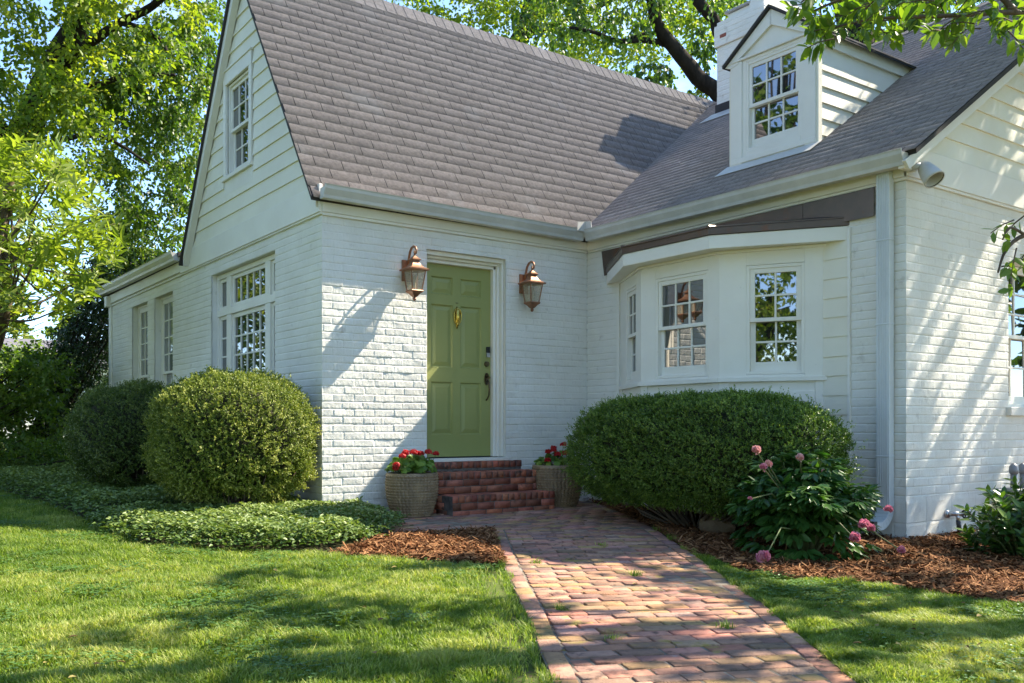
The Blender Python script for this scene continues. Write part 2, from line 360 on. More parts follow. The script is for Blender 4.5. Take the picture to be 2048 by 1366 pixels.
m = MB(**FB); c = [gclip(3.2), gclip(6.05)]
m.prism([(.05, 2.98), (.05, 3.08), (YR, ZR - .16), (4.05, 3.08), (4.05, 2.98)], -.25, -.125); m.build('gable_wall', mt['siding'], house)
siding(FB, 'siding', gclip, np.arange(3.208, 6.2, .1718), [(GW[0] - .10, GW[1] + .10, GW[2] - .04, GW[3] + .16)])
m = MB(**FB); m.box(-.012, 4.45, 0, .034, 2.935, 3.205); m.box(-.012, 8.5, 0, .022, 2.915, 2.934); m.box(4.452, 8.5, 0, .034, 2.96, 3.1)
m.build('frieze_board', mt['trim'], house, bevel=.003)
m = MB(**FB)
for s in (1, -1):                                          # rake boards
    y0, y1 = (0.02, YR) if s > 0 else (2 * YR - .02, YR)
    m.prism([(y0, roofz(y0) - .19), (y0, roofz(y0) - .06), (y1, ZR - .06), (y1, ZR - .21)], .026, .056 if s > 0 else .10)
m.build('rake_board', mt['trim'], house, bevel=.003)

# ---- roofs
def slab(name, fr, pts, d0, d1, mat): return MB(**fr).prism(pts, d0, d1).build(name, mat, house)
FX = dict(O=(0, 0, 0), u=(0, 1, 0), n=(1, 0, 0))
T = .055
roof = slab('main_roof', FX, [(-.04, roofz(-.04) - .012), (YR, ZR - .012), (4.17, roofz(4.17) - .012), (4.17, roofz(4.17) - .04), (YR, ZR - T - .02), (-.04, roofz(-.04) - T)], -.13, 8.6, mt['roofedge'])
WE, WP, WX = 3.10, .665, 3.2                                # wing roof
wz = lambda x: WE + WP * (x - WX)
XR = 7.75
FY = dict(O=(0, 0, 0), u=(1, 0, 0), n=(0, 1, 0))
wroof = slab('wing_roof', FY, [(3.23, wz(3.23) - .012), (XR, wz(XR) - .012), (12.27, wz(3.23) - .012), (12.27, wz(3.23) - T), (XR, wz(XR) - T - .02), (3.23, wz(3.23) - T)], -4.17, 6.0, mt['roofedge'])
def shingles(name, O, u, s, n, ulen, slen, parent, tab=.305, exp=.145, seed=0, keep=None):
    O, u, s, n = (np.array(k, float) for k in (O, u, s, n)); rows = int(slen / exp) + 1; V = []; C = []; nt_ = 0; F = []
    for r in range(rows):
        k = np.arange(-1, int(ulen / tab) + 2); sh = (r % 2) * tab * .5 + (vnoise(np.array([r * 1.7]), np.array([.5]), seed)[0] - .5) * .10
        ua = np.clip(k * tab + sh + .004, 0, ulen); ub = np.clip((k + 1) * tab + sh - .004, 0, ulen); ok = ub - ua > .03; ua = ua[ok]; ub = ub[ok]; m_ = len(ua)
        if m_ == 0: continue
        t = np.array([0, .33, .67, 1.]); U = ua[:, None] + (ub - ua)[:, None] * t
        v0 = r * exp + (fbm(U * 1.6 + r * .21, U * 0 + r * .9, seed + 1, 3) - .5) * .028; v1 = np.full_like(U, min((r + 1) * exp + .012, slen))
        lift = .0016 + vnoise(U * 5 + r * 3.3, U * 0 + r, seed + 2) * .0034
        pt = lambda U_, v_, h: O + U_[..., None] * u + v_[..., None] * s + np.broadcast_to(np.asarray(h), U_.shape)[..., None] * n
        blk = np.stack([pt(U, v0, 0 * lift), pt(U, v0, lift), pt(U, v1, .0015)], 1)         # m,3,4,3
        if keep is not None:
            g = keep(blk.mean((1, 2))); blk = blk[g]; m_ = len(blk)
            if m_ == 0: continue
        V.append(blk.reshape(-1, 3)); base = rng.uniform(.92, 1.08, m_); C.append(np.repeat(base, 12))
        i0 = (nt_ + np.arange(m_) * 12)[:, None, None]
        q = np.array([[j, j + 1, j + 5, j + 4] for j in range(3)] + [[j + 4, j + 5, j + 9, j + 8] for j in range(3)])
        F.append((q[None] + i0).reshape(-1, 4)); nt_ += m_ * 12
    V = np.concatenate(V); C = np.concatenate(C)
    o = nm(name, V, [np.concatenate(F)], mt['shingle'], parent, col=C[:, None] * np.array([[1, .985, .98]])); return o
k = math.hypot(1, PM); sd = np.array([0, 1, PM]) / k
shingles('shingles', (-.135, -.055, roofz(-.055)), (1, 0, 0), sd, (0, -PM / k, 1 / k), 8.6, (YR + .055) * k, roof, seed=3, keep=lambda p: p[:, 2] > wz(p[:, 0]) - .25)
kw = math.hypot(1, WP); sw = np.array([1, 0, WP]) / kw
shingles('shingles', (3.19, 6.0, wz(3.19)), (0, -1, 0), sw, (-WP / kw, 0, 1 / kw), 10.18, (XR - 3.19) * kw, wroof, seed=9, exp=.135, keep=lambda p: p[:, 2] > roofz(np.minimum(p[:, 1], YR)) - .3)
def ridge(name, p0, p1, side, drop, parent):               # bent cap shingles, each lapping the one before
    p0, p1, side = (np.array(q, float) for q in (p0, p1, side)); d = unit(p1 - p0); n_ = int(np.linalg.norm(p1 - p0) / .145); m = MB()
    for i in range(n_):
        a = p0 + d * i * .145; b = a + d * .20; l0 = UP * .026; l1 = UP * .012; dn = UP * drop * .13
        pts = [a + l0, b + l1, a + l0 + side * .13 - dn, b + l1 + side * .13 - dn, a + l0 - side * .13 - dn, b + l1 - side * .13 - dn]
        m.add(pts + [p - UP * .012 for p in pts], [(0, 1, 3, 2), (1, 0, 4, 5), (0, 2, 8, 6), (2, 3, 9, 8), (0, 6, 10, 4), (4, 10, 11, 5)])
    o = m.build(name, mt['shingle'], parent); cl = o.data.color_attributes.new('Col', 'FLOAT_COLOR', 'POINT')
    nv = len(o.data.vertices); b = np.repeat(rng.uniform(.8, 1.15, nv // 12 + 1), 12)[:nv]; cl.data.foreach_set('color', np.stack([b, b, b, b * 0 + 1], -1).astype(np.float32).ravel())
ridge('ridge_cap', (-.14, YR, ZR), (8.0, YR, ZR), (0, -1, 0), PM, roof)
ridge('ridge_cap', (XR, -4.17, wz(XR)), (XR, 5.5, wz(XR)), (-1, 0, 0), WP, wroof)

# ---- eaves: frieze boards, gutters, downspout
m = MB(**FA); m.box(-.005, 3.33, 0, .030, 2.935, 3.07); m.box(-.005, 3.33, 0, .020, 2.905, 2.934); m.box(-.03, 3.33, .002, .10, 3.072, 3.10); m.build('frieze_board', mt['trim'], house, bevel=.003)
m = MB(**FC); m.box(.034, 4.03, 0, .030, 2.93, 3.03); m.box(.034, 4.03, 0, .018, 2.905, 2.929); m.box(.11, 4.03, .002, .10, 3.032, 3.055); m.build('frieze_board', mt['trim'], house, bevel=.003)
prof = [(.085, 0), (.165, 0), (.172, .03), (.2, .085), (.205, .112), (.212, .125), (.196, .127), (.19, .105), (.09, .10)]
def gutter(fr, a0, a1, z, tilt, d0=0., parent=house):
    m = MB(**fr); m.sweep([(d + d0, q + z) for d, q in prof], a0, a1)
    for i in range(len(prof)): m.V[len(prof) + i] = m.V[len(prof) + i] + UP * tilt
    return m.build('gutter', mt['gutter'], parent)
gutter(FA, -.06, 3.15, 3.035, -.03, .0); gutter(FC, .19, 4.10, 3.0, -.02, .02); gutter(FB, 4.34, 9.1, 3.09, .03, -.02)
m = MB(**FC)                                              # splash guard in the inner corner
m.hexa([np.array(p, float) for p in [(3.13, -.21, 3.10), (3.02, -.21, 3.10), (3.02, -.215, 3.10), (3.13, -.215, 3.10), (3.13, -.21, 3.215), (3.03, -.21, 3.2), (3.03, -.215, 3.2), (3.13, -.215, 3.215)]])
m.hexa([np.array(p, float) for p in [(3.13, -.21, 3.10), (3.13, -.34, 3.10), (3.135, -.34, 3.10), (3.135, -.21, 3.10), (3.13, -.21, 3.215), (3.13, -.32, 3.2), (3.135, -.32, 3.2), (3.135, -.21, 3.215)]])
m.build('splash_guard', mt['gutter'], house)
m = MB(**FC); m.box(3.79, 3.91, .012, .082, .20, 2.99)
for i in range(5): m.box(3.803 + i * .021, 3.813 + i * .021, .083, .087, .21, 2.985)
for z in (.62, 1.72, 2.42): m.box(3.785, 3.915, .01, .0895, z, z + .012)
q = []
for i in range(7):                                        # elbow
    t = R(90) * i / 6; cx, cz = .20, .21; q.append((cx - .155 * math.cos(t) + .0, cz - .155 * math.sin(t), t))
for i in range(6):
    P = []
    for (d, z, t) in (q[i], q[i + 1]):
        dn, zn = -math.cos(t), -math.sin(t)
        for a in (3.79, 3.91):
            for w in (-.035, .035): P.append(m.w(a, d + dn * w + .0, z + zn * w))
    m.hexa([P[0], P[1], P[3], P[2], P[4], P[5], P[7], P[6]])
m.box(3.79, 3.91, .20, .27, .02, .09)
ds = m.build('downspout', mt['pipe'], house, bevel=.004)
m = MB(**FC); m.box(3.785, 3.915, .262, .31, .012, .098); m.build('outlet_end', mt['black'], ds)
m = MB(**FB); m.box(8.38, 8.52, .001, .03, -.05, 2.90); m.box(8.38, 8.52, .001, .10, 2.902, 3.08); m.build('corner_board', mt['trim'], house, bevel=.003)
# low roof of the rear part
slab('rear_roof', FY, [(-.10, 3.20), (6, 3.85), (6, 3.78), (-.10, 3.14)], 4.30, 9.0, mt['roofedge'])

# ---- windows
def dhung(par, frame_par, fr, h, cols, rows, depth=.05, casing=0., glass='pane', sash=.038, bot=.075, meet=.5, muntin=.018, name='window', head=0.):
    """double hung sash window in opening h=(a0,a1,z0,z1); frame > sash, pane"""
    a0, a1, z0, z1 = h; m = MB(**fr); t = .03
    if casing:
        m.box(a0 - casing, a0, .004, .034, z0, z1); m.box(a1, a1 + casing, .004, .034, z0, z1); m.box(a0 - casing, a1 + casing, .004, .036, z1, z1 + casing + head); m.box(a0 - casing - .015, a1 + casing + .015, .002, .05, z0 - .045, z0)
        if head: m.box(a0 - casing + .002, a1 + casing - .002, .001, .017, z0 - .21, z0 - .046)
        if head: m.box(a0 - casing - .012, a1 + casing + .012, .004, .05, z1 + casing + head, z1 + casing + head + .02)
    m.box(a0, a0 + t, -depth - .05, -.002, z0, z1); m.box(a1 - t, a1, -depth - .05, -.002, z0, z1); m.box(a0 + t, a1 - t, -depth - .05, -.003, z1 - t, z1); m.box(a0 + t, a1 - t, -depth - .05, -.004, z0, z0 + t)
    f = m.build(name if frame_par is None else 'window_frame', mt['trim'], par if frame_par is None else frame_par, bevel=.002)
    sp = f if frame_par is None else frame_par
    b0, b1, y0, y1 = a0 + t, a1 - t, z0 + t, z1 - t; zm = y0 + (y1 - y0) * meet
    for (c0, c1, d, r, bt, tp) in ((zm - .018, y1, -depth + .02, rows[0], .036, sash), (y0, zm + .018, -depth - .014, rows[1], bot, .036)):
        m = MB(**fr); D0, D1 = d - .034, d - .002
        m.box(b0, b0 + sash, D0, D1, c0, c1); m.box(b1 - sash, b1, D0, D1, c0, c1); m.box(b0 + sash, b1 - sash, D0, D1 + .0, c0, c0 + bt); m.box(b0 + sash, b1 - sash, D0, D1, c1 - tp, c1)
        g0, g1, e0, e1 = b0 + sash, b1 - sash, c0 + bt, c1 - tp
        for i in range(1, cols): x = g0 + (g1 - g0) * i / cols; m.box(x - muntin / 2, x + muntin / 2, D0 + .008, D1 - .004, e0, e1)
        for i in range(1, r): z = e0 + (e1 - e0) * i / r; m.box(g0, g1, D0 + .01, D1 - .006, z - muntin / 2, z + muntin / 2)
        m.build('sash', mt['trim'], sp, bevel=.002)
        # panes with the slight tilt of old glass
        m = MB(**fr); cw = (g1 - g0) / cols; rh = (e1 - e0) / r
        for i in range(cols):
            for j in range(r):
                k1, k2 = random.uniform(-.0022, .0022), random.uniform(-.0022, .0022); x0, x1, q0, q1 = g0 + i * cw, g0 + (i + 1) * cw, e0 + j * rh, e0 + (j + 1) * rh
                if glass == 'pane': k1, k2 = k1 * cw / .15, k2
                m.add([m.w(x0, D0 + .016 - k1 - k2, q0), m.w(x1, D0 + .016 + k1 - k2, q0), m.w(x1, D0 + .016 + k1 + k2, q1), m.w(x0, D0 + .016 - k1 + k2, q1)], [(0, 1, 2, 3)])
        m.build('pane', mt[glass], sp)
    return f
dhung(house, None, FB, GW, 3, (2, 2), depth=.045, casing=.085, head=.07)
for h in (N1, N2):
    dhung(house, None, dict(O=(.085, 0, 0), u=(0, 1, 0), n=(-1, 0, 0)), (h[0] + .004, h[1] - .004, h[2], h[3] - .003), 3, (4, 2), depth=.035, glass='panecurtain', meet=.46, sash=.07)
dhung(house, None, dict(O=(3.35, -3.91, 0), u=(1, 0, 0), n=(0, -1, 0)), (DW[0] + .004, DW[1] - .004, DW[2] + .002, DW[3] - .003), 3, (3, 2), depth=.03)
m = MB(**FD); m.box(DW[0] - .05, DW[1] + .05, -.08, .05, DW[2] - .085, DW[2] - .005); m.build('window_sill', mt['brick'], house, bevel=.006)
# big triple window with transoms on the gable wall (frame set back in the brickwork)
m = MB(O=(.07, 0, 0), u=(0, 1, 0), n=(-1, 0, 0)); a0, a1, z0, z1 = BW[0] + .003, BW[1] - .003, BW[2], BW[3] - .003
m.box(a0, a0 + .045, -.08, 0, z0, z1); m.box(a1 - .045, a1, -.08, 0, z0, z1); m.box(a0 + .045, a1 - .045, -.08, 0, z1 - .055, z1)
muls = [(1.50, 1.64), (2.75, 2.90)]; m.box(a0 + .045, a1 - .045, -.08, .004, 2.235, 2.315)
for b0, b1 in muls: m.box(b0, b1, -.08, .002, z0, 2.234); m.box(b0, b1, -.08, .002, 2.316, z1 - .056)
m.box(a0 - .0, a1, -.08, .05, z0 - .02, z0 + .06)
bigw = m.build('large_window', mt['trim'], house, bevel=.003)
FBW = dict(O=(.07, 0, 0), u=(0, 1, 0), n=(-1, 0, 0))
def fixed(par, fr, h, cols, rows, sash=.05, d=-.025, glass='pane'):
    a0, a1, z0, z1 = h; m = MB(**fr); D0, D1 = d - .03, d
    m.box(a0, a0 + sash, D0, D1, z0, z1); m.box(a1 - sash, a1, D0, D1, z0, z1); m.box(a0 + sash, a1 - sash, D0, D1, z0, z0 + sash); m.box(a0 + sash, a1 - sash, D0, D1, z1 - sash, z1)
    g0, g1, e0, e1 = a0 + sash, a1 - sash, z0 + sash, z1 - sash
    for i in range(1, cols): x = g0 + (g1 - g0) * i / cols; m.box(x - .010, x + .010, D0, D1 - .006, e0, e1)
    for i in range(1, rows): z = e0 + (e1 - e0) * i / rows; m.box(g0, g1, D0, D1 - .008, z - .010, z + .010)
    m.build('sash', mt['trim'], par, bevel=.002); m = MB(**fr); cw = (g1 - g0) / cols; rh = (e1 - e0) / rows
    for i in range(cols):
        for j in range(rows):
            k1, k2 = random.uniform(-.001, .001), random.uniform(-.002, .002); x0, x1, q0, q1 = g0 + i * cw, g0 + (i + 1) * cw, e0 + j * rh, e0 + (j + 1) * rh
            m.add([m.w(x0, D0 + .012 - k1 - k2, q0), m.w(x1, D0 + .012 + k1 - k2, q0), m.w(x1, D0 + .012 + k1 + k2, q1), m.w(x0, D0 + .012 - k1 + k2, q1)], [(0, 1, 2, 3)])
    m.build('pane', mt[glass], par)
for (b0, b1, cc) in ((a0 + .046, 1.499, 1), (1.641, 2.749, 5), (2.901, a1 - .046, 1)):
    fixed(bigw, FBW, (b0, b1, 2.317, z1 - .057), cc, 1, .045 if cc > 1 else .04); fixed(bigw, FBW, (b0, b1, z0 + .062, 2.233), cc, 6, .05 if cc > 1 else .04)

# ---- bay window
bay = MB(**FC); Pb = [(.57, 0), (1.39, .47), (2.43, .47), (3.24, 0)]       # (a, d) corners on the wing wall
def bayframe(i):
    (a0, d0), (a1, d1) = Pb[i], Pb[i + 1]; m = MB(**FC); p0 = m.w(a0, d0, 0); p1 = m.w(a1, d1, 0); u = unit(p1 - p0); n = np.array([u[1], -u[0], 0])
    if n[0] > 0: n = -n
    return dict(O=p0, u=u, n=n), float(np.linalg.norm(p1 - p0))
def offs(o): return [(Pb[0][0] - o * 1.15 - .0, 0.0), (Pb[1][0] - o * .268, .47 + o), (Pb[2][0] + o * .268, .47 + o), (Pb[3][0] + o * 1.15, 0.0)]
def bayring(o0, o1, z0, z1, name, mat, par, bevel=.003):     # band that follows the three faces
    A, B = offs(o0), offs(o1); m = MB(**FC)
    for i in range(3):
        m.hexa([m.w(*A[i], z0), m.w(*A[i + 1], z0), m.w(*B[i + 1], z0), m.w(*B[i], z0), m.w(*A[i], z1), m.w(*A[i + 1], z1), m.w(*B[i + 1], z1), m.w(*B[i], z1)])
    return m.build(name, mat, par, bevel=bevel)
openings = [(.285, .74), (.205, .90), (.245, .76)]
m = MB()
for i in range(3):
    fr, ln = bayframe(i); q = MB(**fr); o0, o1 = openings[i]; z0, z1 = 1.35, 2.355
    q.box(0 if i else .0, o0, -.10, 0, 1.29, 2.52); q.box(o1, ln, -.10, 0, 1.29, 2.52); q.box(o0, o1, -.10, 0, z1, 2.52); q.box(o0, o1, -.10, .004, 1.29, z0)
    q.box(.045, ln - .045, -.1, -.012, .46, 1.288)           # panel below the sill
    q.box(0, .085, -.1, .002, .45, 1.287); q.box(ln - .085, ln, -.1, .002, .45, 1.287)
    for zz in (.45, .70, .95): q.box(.086, ln - .086, -.011, .004, zz, zz + .245) if zz < 1. else None
    m.V += []; k = len(m.V); m.V += q.V; m.F += [tuple(j + k for j in f) for f in q.F]
bayp = m.build('bay_window', mt['trim'], house, bevel=.0025)
for i in range(3):
    fr, ln = bayframe(i); o0, o1 = openings[i]
    dhung(house, bayp, fr, (o0, o1, 1.352, 2.353), (2, 3, 2)[i], (2, 2), depth=.03, sash=.045, bot=.085)
bayring(-.06, .035, 1.285, 1.328, 'sill', mt['trim'], bayp)
bayring(-.1, .19, 2.505, 2.515, 'soffit', mt['trim'], bayp, 0)
bayring(-.02, .028, 2.478, 2.504, 'crown_trim', mt['trim'], bayp)
bayring(.155, .20, 2.50, 2.622, 'fascia', mt['trim'], bayp)
bayring(.10, .215, 2.624, 2.69, 'copper_edge', mt['copper'], bayp, .004)
A = offs(.22); m = MB(**FC); top = [(.62, .0, 2.745), (1.3, .03, 2.75), (2.5, .03, 2.75), (3.25, .0, 2.745)]
for i in range(3):
    m.hexa([m.w(*A[i], 2.69), m.w(*A[i + 1], 2.69), m.w(top[i + 1][0], 0, 2.69), m.w(top[i][0], 0, 2.69), m.w(*A[i], 2.70), m.w(*A[i + 1], 2.70), m.w(*top[i + 1]), m.w(*top[i])])
for i in (1, 2):                                           # standing hips
    m.tube([m.w(A[i][0], A[i][1], 2.70), m.w(*top[i])], .014, 6)
m.tube([m.w(A[1][0], A[1][1] + .004, 2.692), m.w(A[2][0], A[2][1] + .004, 2.692)], .008, 6)
m.build('copper_roof', mt['copper'], bayp)
m = MB(**FC); m.prism([(.285, 2.885), (.33, 2.60), (.50, 2.60), (.90, 2.84), (.90, 2.885)], .022, .028); m.build('wall_flashing', mt['copper'], bayp); m = MB(**FC); m.box(.902, 2.349, .020, .027, 2.68, 2.893); m.build('wall_flashing', mt['copper'], bayp); m = MB(**FC); m.box(.55, 3.5, -.08, -.002, 2.45, 2.945); m.build('head_board', mt['trim'], bayp); m = MB(**FC); m.prism([(2.35, 2.895), (2.35, 2.72), (2.6, 2.66), (3.735, 2.655), (3.735, 2.90)], .022, .028)
m.box(3.02, 3.024, .027, .032, 2.66, 2.894); m.build('wall_flashing', mt['copper'], bayp)
siding(FC, 'siding', lambda z: (3.225, 3.484), np.arange(.46, 2.56, .172), dout=.017, parent=bayp)
m = MB(**FC); m.box(3.18, 3.49, -.05, .001, .44, 2.6); m.box(3.476, 3.50, .0, .022, .44, 2.6); m.build('corner_board', mt['trim'], bayp); m = MB(**FC); m.box(.53, .572, -.01, .02, .44, 2.50); m.build('corner_board', mt['trim'], bayp)

# ---- door with its frame
m = MB(**FA); D = DOOR
m.box(D[0] + .002, D[0] + .028, -.20, -.035, .545, 2.70); m.box(2.085, 2.12, -.20, -.115, .545, 2.64); m.box(2.121, 2.150, -.2, -.09, .545, 2.66); m.box(2.151, D[1] - .002, -.2, -.045, .545, 2.69)
m.box(D[0] + .029, 2.15, -.2, -.115, 2.605, 2.640); m.box(D[0] + .029, 2.15, -.2, -.085, 2.641, 2.668); m.box(D[0] + .029, D[1] - .003, -.2, -.04, 2.669, 2.713)
m.build('door_frame', mt['trim'], house, bevel=.004)
m = MB(**FA); m.box(D[0] - .02, D[1] + .02, -.2, .03, .505, .537); m.build('threshold', mt['trim'], house, bevel=.004)
x0, x1, z0, z1 = 1.193, 2.084, .552, 2.604; m = MB(**FA); xc = (x0 + x1) / 2; d = -.165
st = .125; cs = .05
rails = [(z0, z0 + .235), (z0 + .80, z0 + .955), (z0 + 1.625, z0 + 1.735), (z1 - .13, z1)]
m.box(x0, x0 + st, d - .045, d, z0, z1); m.box(x1 - st, x1, d - .045, d, z0, z1); m.box(xc - cs, xc + cs, d - .045, d - .0005, z0, z1)
for b, t in rails:
    for a, c in ((x0 + st, xc - cs), (xc + cs, x1 - st)): m.box(a, c, d - .045, d - .001, b, t)
for i in range(3):
    for a, c in ((x0 + st, xc - cs), (xc + cs, x1 - st)):
        b, t = rails[i][1], rails[i + 1][0]; g = .032
        P = [m.w(a, d, b), m.w(c, d, b), m.w(c, d, t), m.w(a, d, t)]; Q = [m.w(a + .012, d - .016, b + .012), m.w(c - .012, d - .016, b + .012), m.w(c - .012, d - .016, t - .012), m.w(a + .012, d - .016, t - .012)]
        R1 = [m.w(a + .022, d - .016, b + .022), m.w(c - .022, d - .016, b + .022), m.w(c - .022, d - .016, t - .022), m.w(a + .022, d - .016, t - .022)]; R2 = [m.w(a + .06, d - .005, b + .06), m.w(c - .06, d - .005, b + .06), m.w(c - .06, d - .005, t - .06), m.w(a + .06, d - .005, t - .06)]
        m.add(P + Q + R1 + R2, [(0, 1, 5, 4), (1, 2, 6, 5), (2, 3, 7, 6), (3, 0, 4, 7), (4, 5, 9, 8), (5, 6, 10, 9), (6, 7, 11, 10), (7, 4, 8, 11), (8, 9, 13, 12), (9, 10, 14, 13), (10, 11, 15, 14), (11, 8, 12, 15), (12, 13, 14, 15)])
door = m.build('door', mt['door'], house)
door['label'] = 'olive green six panel front door'
m = MB(**FA); m.box(x0, x1, d - .04, d + .002, .538, .551); m.build('door_sweep', mt['black'], door)
m = MB(**FA); kc = m.w(xc, d, 0)                            # brass knocker
kz = 2.055; m.tube([m.w(xc, d + .008, kz + .115), m.w(xc, d + .012, kz + .085), m.w(xc, d + .014, kz)], [.005, .016, .022], 10)
ring = [m.w(xc + .047 * math.sin(t), d + .024, kz - .02 - .085 * math.cos(t) + .03) for t in np.linspace(-2.6, 2.6, 19)]; m.tube(ring, .0065, 8)
m.tube([m.w(xc, d + .006, kz + .10), m.w(xc, d + .02, kz + .06), m.w(xc, d + .02, kz - .03), m.w(xc, d + .01, kz - .085), m.w(xc, d + .008, kz - .125)], [.010, .026, .030, .012, .005], 12)
for s in (-1, 1): m.tube([m.w(xc, d + .014, kz + .10), m.w(xc + s * .03, d + .014, kz + .075), m.w(xc + s * .036, d + .014, kz + .03)], .008, 8)
m.tube([m.w(xc - .014, d + .02, kz - .075), m.w(xc + .014, d + .02, kz - .075)], .014, 10); m.build('knocker', mt['brass'], door, True)
m = MB(**FA); hx = x1 - .055;
def disc(m, a, z, r, dd0, dd1, seg=20):
    m.add([m.w(a + r * math.cos(2 * math.pi * i / seg), dd0, z + r * math.sin(2 * math.pi * i / seg)) for i in range(seg)] + [m.w(a + r * .85 * math.cos(2 * math.pi * i / seg), dd1, z + r * .85 * math.sin(2 * math.pi * i / seg)) for i in range(seg)], [tuple(range(seg)), tuple(range(2 * seg - 1, seg - 1, -1))] + [(i, (i + 1) % seg, seg + (i + 1) % seg, seg + i) for i in range(seg)])
disc(m, hx, 1.565, .032, d, d + .022); disc(m, hx, 1.565, .012, d + .022, d + .028); m.build('deadbolt', mt['oldbrass'], door)
m = MB(**FA); m.prism([(hx + .030 * math.cos(t), 1.40 + .068 * math.sin(t)) for t in np.linspace(0, 2 * math.pi, 20)[:-1]], d, d + .012)
m.tube([m.w(hx, d + .02, 1.385), m.w(hx, d + .055, 1.36), m.w(hx, d + .06, 1.29), m.w(hx, d + .05, 1.22), m.w(hx, d + .02, 1.175), m.w(hx, d + .004, 1.17)], [.008, .010, .011, .009, .008, .012], 8)
m.tube([m.w(hx, d + .01, 1.42), m.w(hx, d + .05, 1.425), m.w(hx, d + .065, 1.41)], [.008, .007, .012], 8); m.build('handle', mt['oldbrass'], door, True)
m = MB(**FA); m.box(x1 - .062, x1 - .016, d, d + .022, 1.690, 1.755); db = m.build('doorbell', mt['black'], door, bevel=.004)
m2 = MB(**FA); m2.box(x1 - .061, x1 - .017, d, d + .021, 1.640, 1.689); disc(m2, x1 - .039, 1.662, .012, d + .021, d + .024); m2.build('doorbell_plate', mt['silver'], door, bevel=.004)
m = MB(**FA); m.box(xc - .012, xc + .02, d + .0, d + .008, 2.205, 2.211); m.build('peg', mt['oldbrass'], door)

# ---- dormer
DX = 4.05; FDm = dict(O=(DX, 0, 0), u=(0, -1, 0), n=(-1, 0, 0)); aL, aR, aC = 1.575, 2.64, 2.108; ez, pz = 4.80, 5.215
m = MB(**FDm); ow = (1.772, 2.462, 3.80, 4.745)
m.box(aL, ow[0], -.10, 0, 3.55, 4.78); m.box(ow[1], aR, -.10, 0, 3.55, 4.78); m.box(ow[0], ow[1], -.10, .0, ow[3], 4.78); m.box(ow[0], ow[1], -.10, .002, 3.55, ow[2])
m.box(aL - .002, ow[0] - .05, 0.0005, .012, 3.62, 4.779); m.box(ow[1] + .05, aR + .002, .0005, .012, 3.62, 4.779); m.box(aL, aR, .0005, .016, 3.69, 3.745)
m.prism([(aL, 4.781), (aR, 4.781), (aR, 4.80), (aC, 5.19), (aL, 4.80)], -.1, -.012)
dorm = m.build('dormer', mt['trim'], house, bevel=.003)
m = MB(**FDm); sl_ = (pz - ez) / (aC - aL + .075)
for s in (-1, 1):
    e = aC + s * (aC - aL + .075); i_ = aC + s * .0
    m.prism([(e, ez - .035), (aC, pz - .025), (aC, pz - .18), (aC + s * (aC - aL - .10), ez + .0)], -.01, .02)
    m.prism([(e, ez - .035), (aC + s * (aC - aL - .10), ez), (aC + s * (aC - aL - .10), ez - .04), (aC + s * (aC - aL), ez - .06)], -.01, .018)
m.box(aL, aR, -.01, .026, 4.782, 4.806); m.build('pediment', mt['trim'], dorm, bevel=.002)
dhung(house, dorm, FDm, ow, 3, (2, 2), depth=.03, sash=.04, bot=.09)
for s, y in ((1, -aL), (-1, -aR)):                          # cheeks with lapped boards
    fr = dict(O=(DX + .012, y, 0), u=(1, 0, 0), n=(0, s, 0)); siding(fr, 'cheek_siding', lambda z: (0, 2.1), np.arange(3.60, 4.70, .163), dout=.026, parent=dorm)
    m = MB(**fr); m.box(0, 2.1, -.05, 0, 3.5, 4.78); m.box(0, 2.1, .001, .03, 4.66, 4.79); m.box(-.012, .045, .001, .03, 3.6, 4.655); m.build('cheek', mt['siding'], dorm)
m = MB(O=(0, 0, 0), u=(0, -1, 0), n=(1, 0, 0)); pr = .085
for s in (-1, 1):
    e = aC + s * (aC - aL + pr); m.prism([(e, ez - .045), (e, ez - .022), (aC, pz + .015), (aC, pz - .012)], DX - .055, 6.75)
dr = m.build('dormer_roof', mt['roofedge'], dorm)
ln = math.hypot(aC - aL + pr, pz - ez + .04); sdv = np.array([0, (aC - aL + pr), pz - ez + .037]) / ln
shingles('dormer_shingles', (DX - .06, -(aC + (aC - aL + pr)), ez - .021), (1, 0, 0), sdv, (0, -sdv[2], sdv[1]), 2.8, ln, dorm, seed=21)
sdl = sdv * np.array([1, -1, 1]); shingles('dormer_shingles', (DX - .06, -(aC - (aC - aL + pr)), ez - .021), (1, 0, 0), sdl, (0, sdv[2], sdv[1]), 2.8, ln, dorm, seed=22)
m = MB(); fz = lambda x: wz(x) + .016
m.hexa([np.array([x, y, fz(x) + h]) for h in (0, .006) for x, y in ((3.86, -1.50), (3.86, -2.70), (4.06, -2.70), (4.06, -1.50))]); m.build('apron_flashing', mt['gutter'], dorm)

# ---- chimney
FCh = dict(O=(6.9, 1.14, 0), u=(0, -1, 0), n=(-1, 0, 0)); FCs = dict(O=(6.9, .28, 0), u=(1, 0, 0), n=(0, -1, 0)); m = MB(**FCh)
m.box(.012, .848, -1.2, -.012, 5.2, 6.56); m.box(-.02, .88, -1.23, .014, 6.56, 6.86); m.box(-.005, .865, -1.2, .0, 6.86, 6.93)
m.box(.16, .56, -.6, -.06, 6.93, 7.02); m.box(.58, .84, -1.0, -.03, 6.93, 7.22)
chim = m.build('chimney', mt['brick'], house, bevel=.006)
brickwall(FCh, 0, .86, 5.2, 6.56, [], .012, 0, 31, 1., parent=chim).name = 'shaft_face'
brickwall(FCs, 0, 1.2, 5.6, 6.56, [], .012, 0, 32, 1., parent=chim).name = 'shaft_face'
brickwall(dict(O=(6.874, 1.172, 0), u=(0, -1, 0), n=(-1, 0, 0)), 0, .924, 6.555, 6.87, [], .012, 0, 33, 1., parent=chim).name = 'corbel_face'
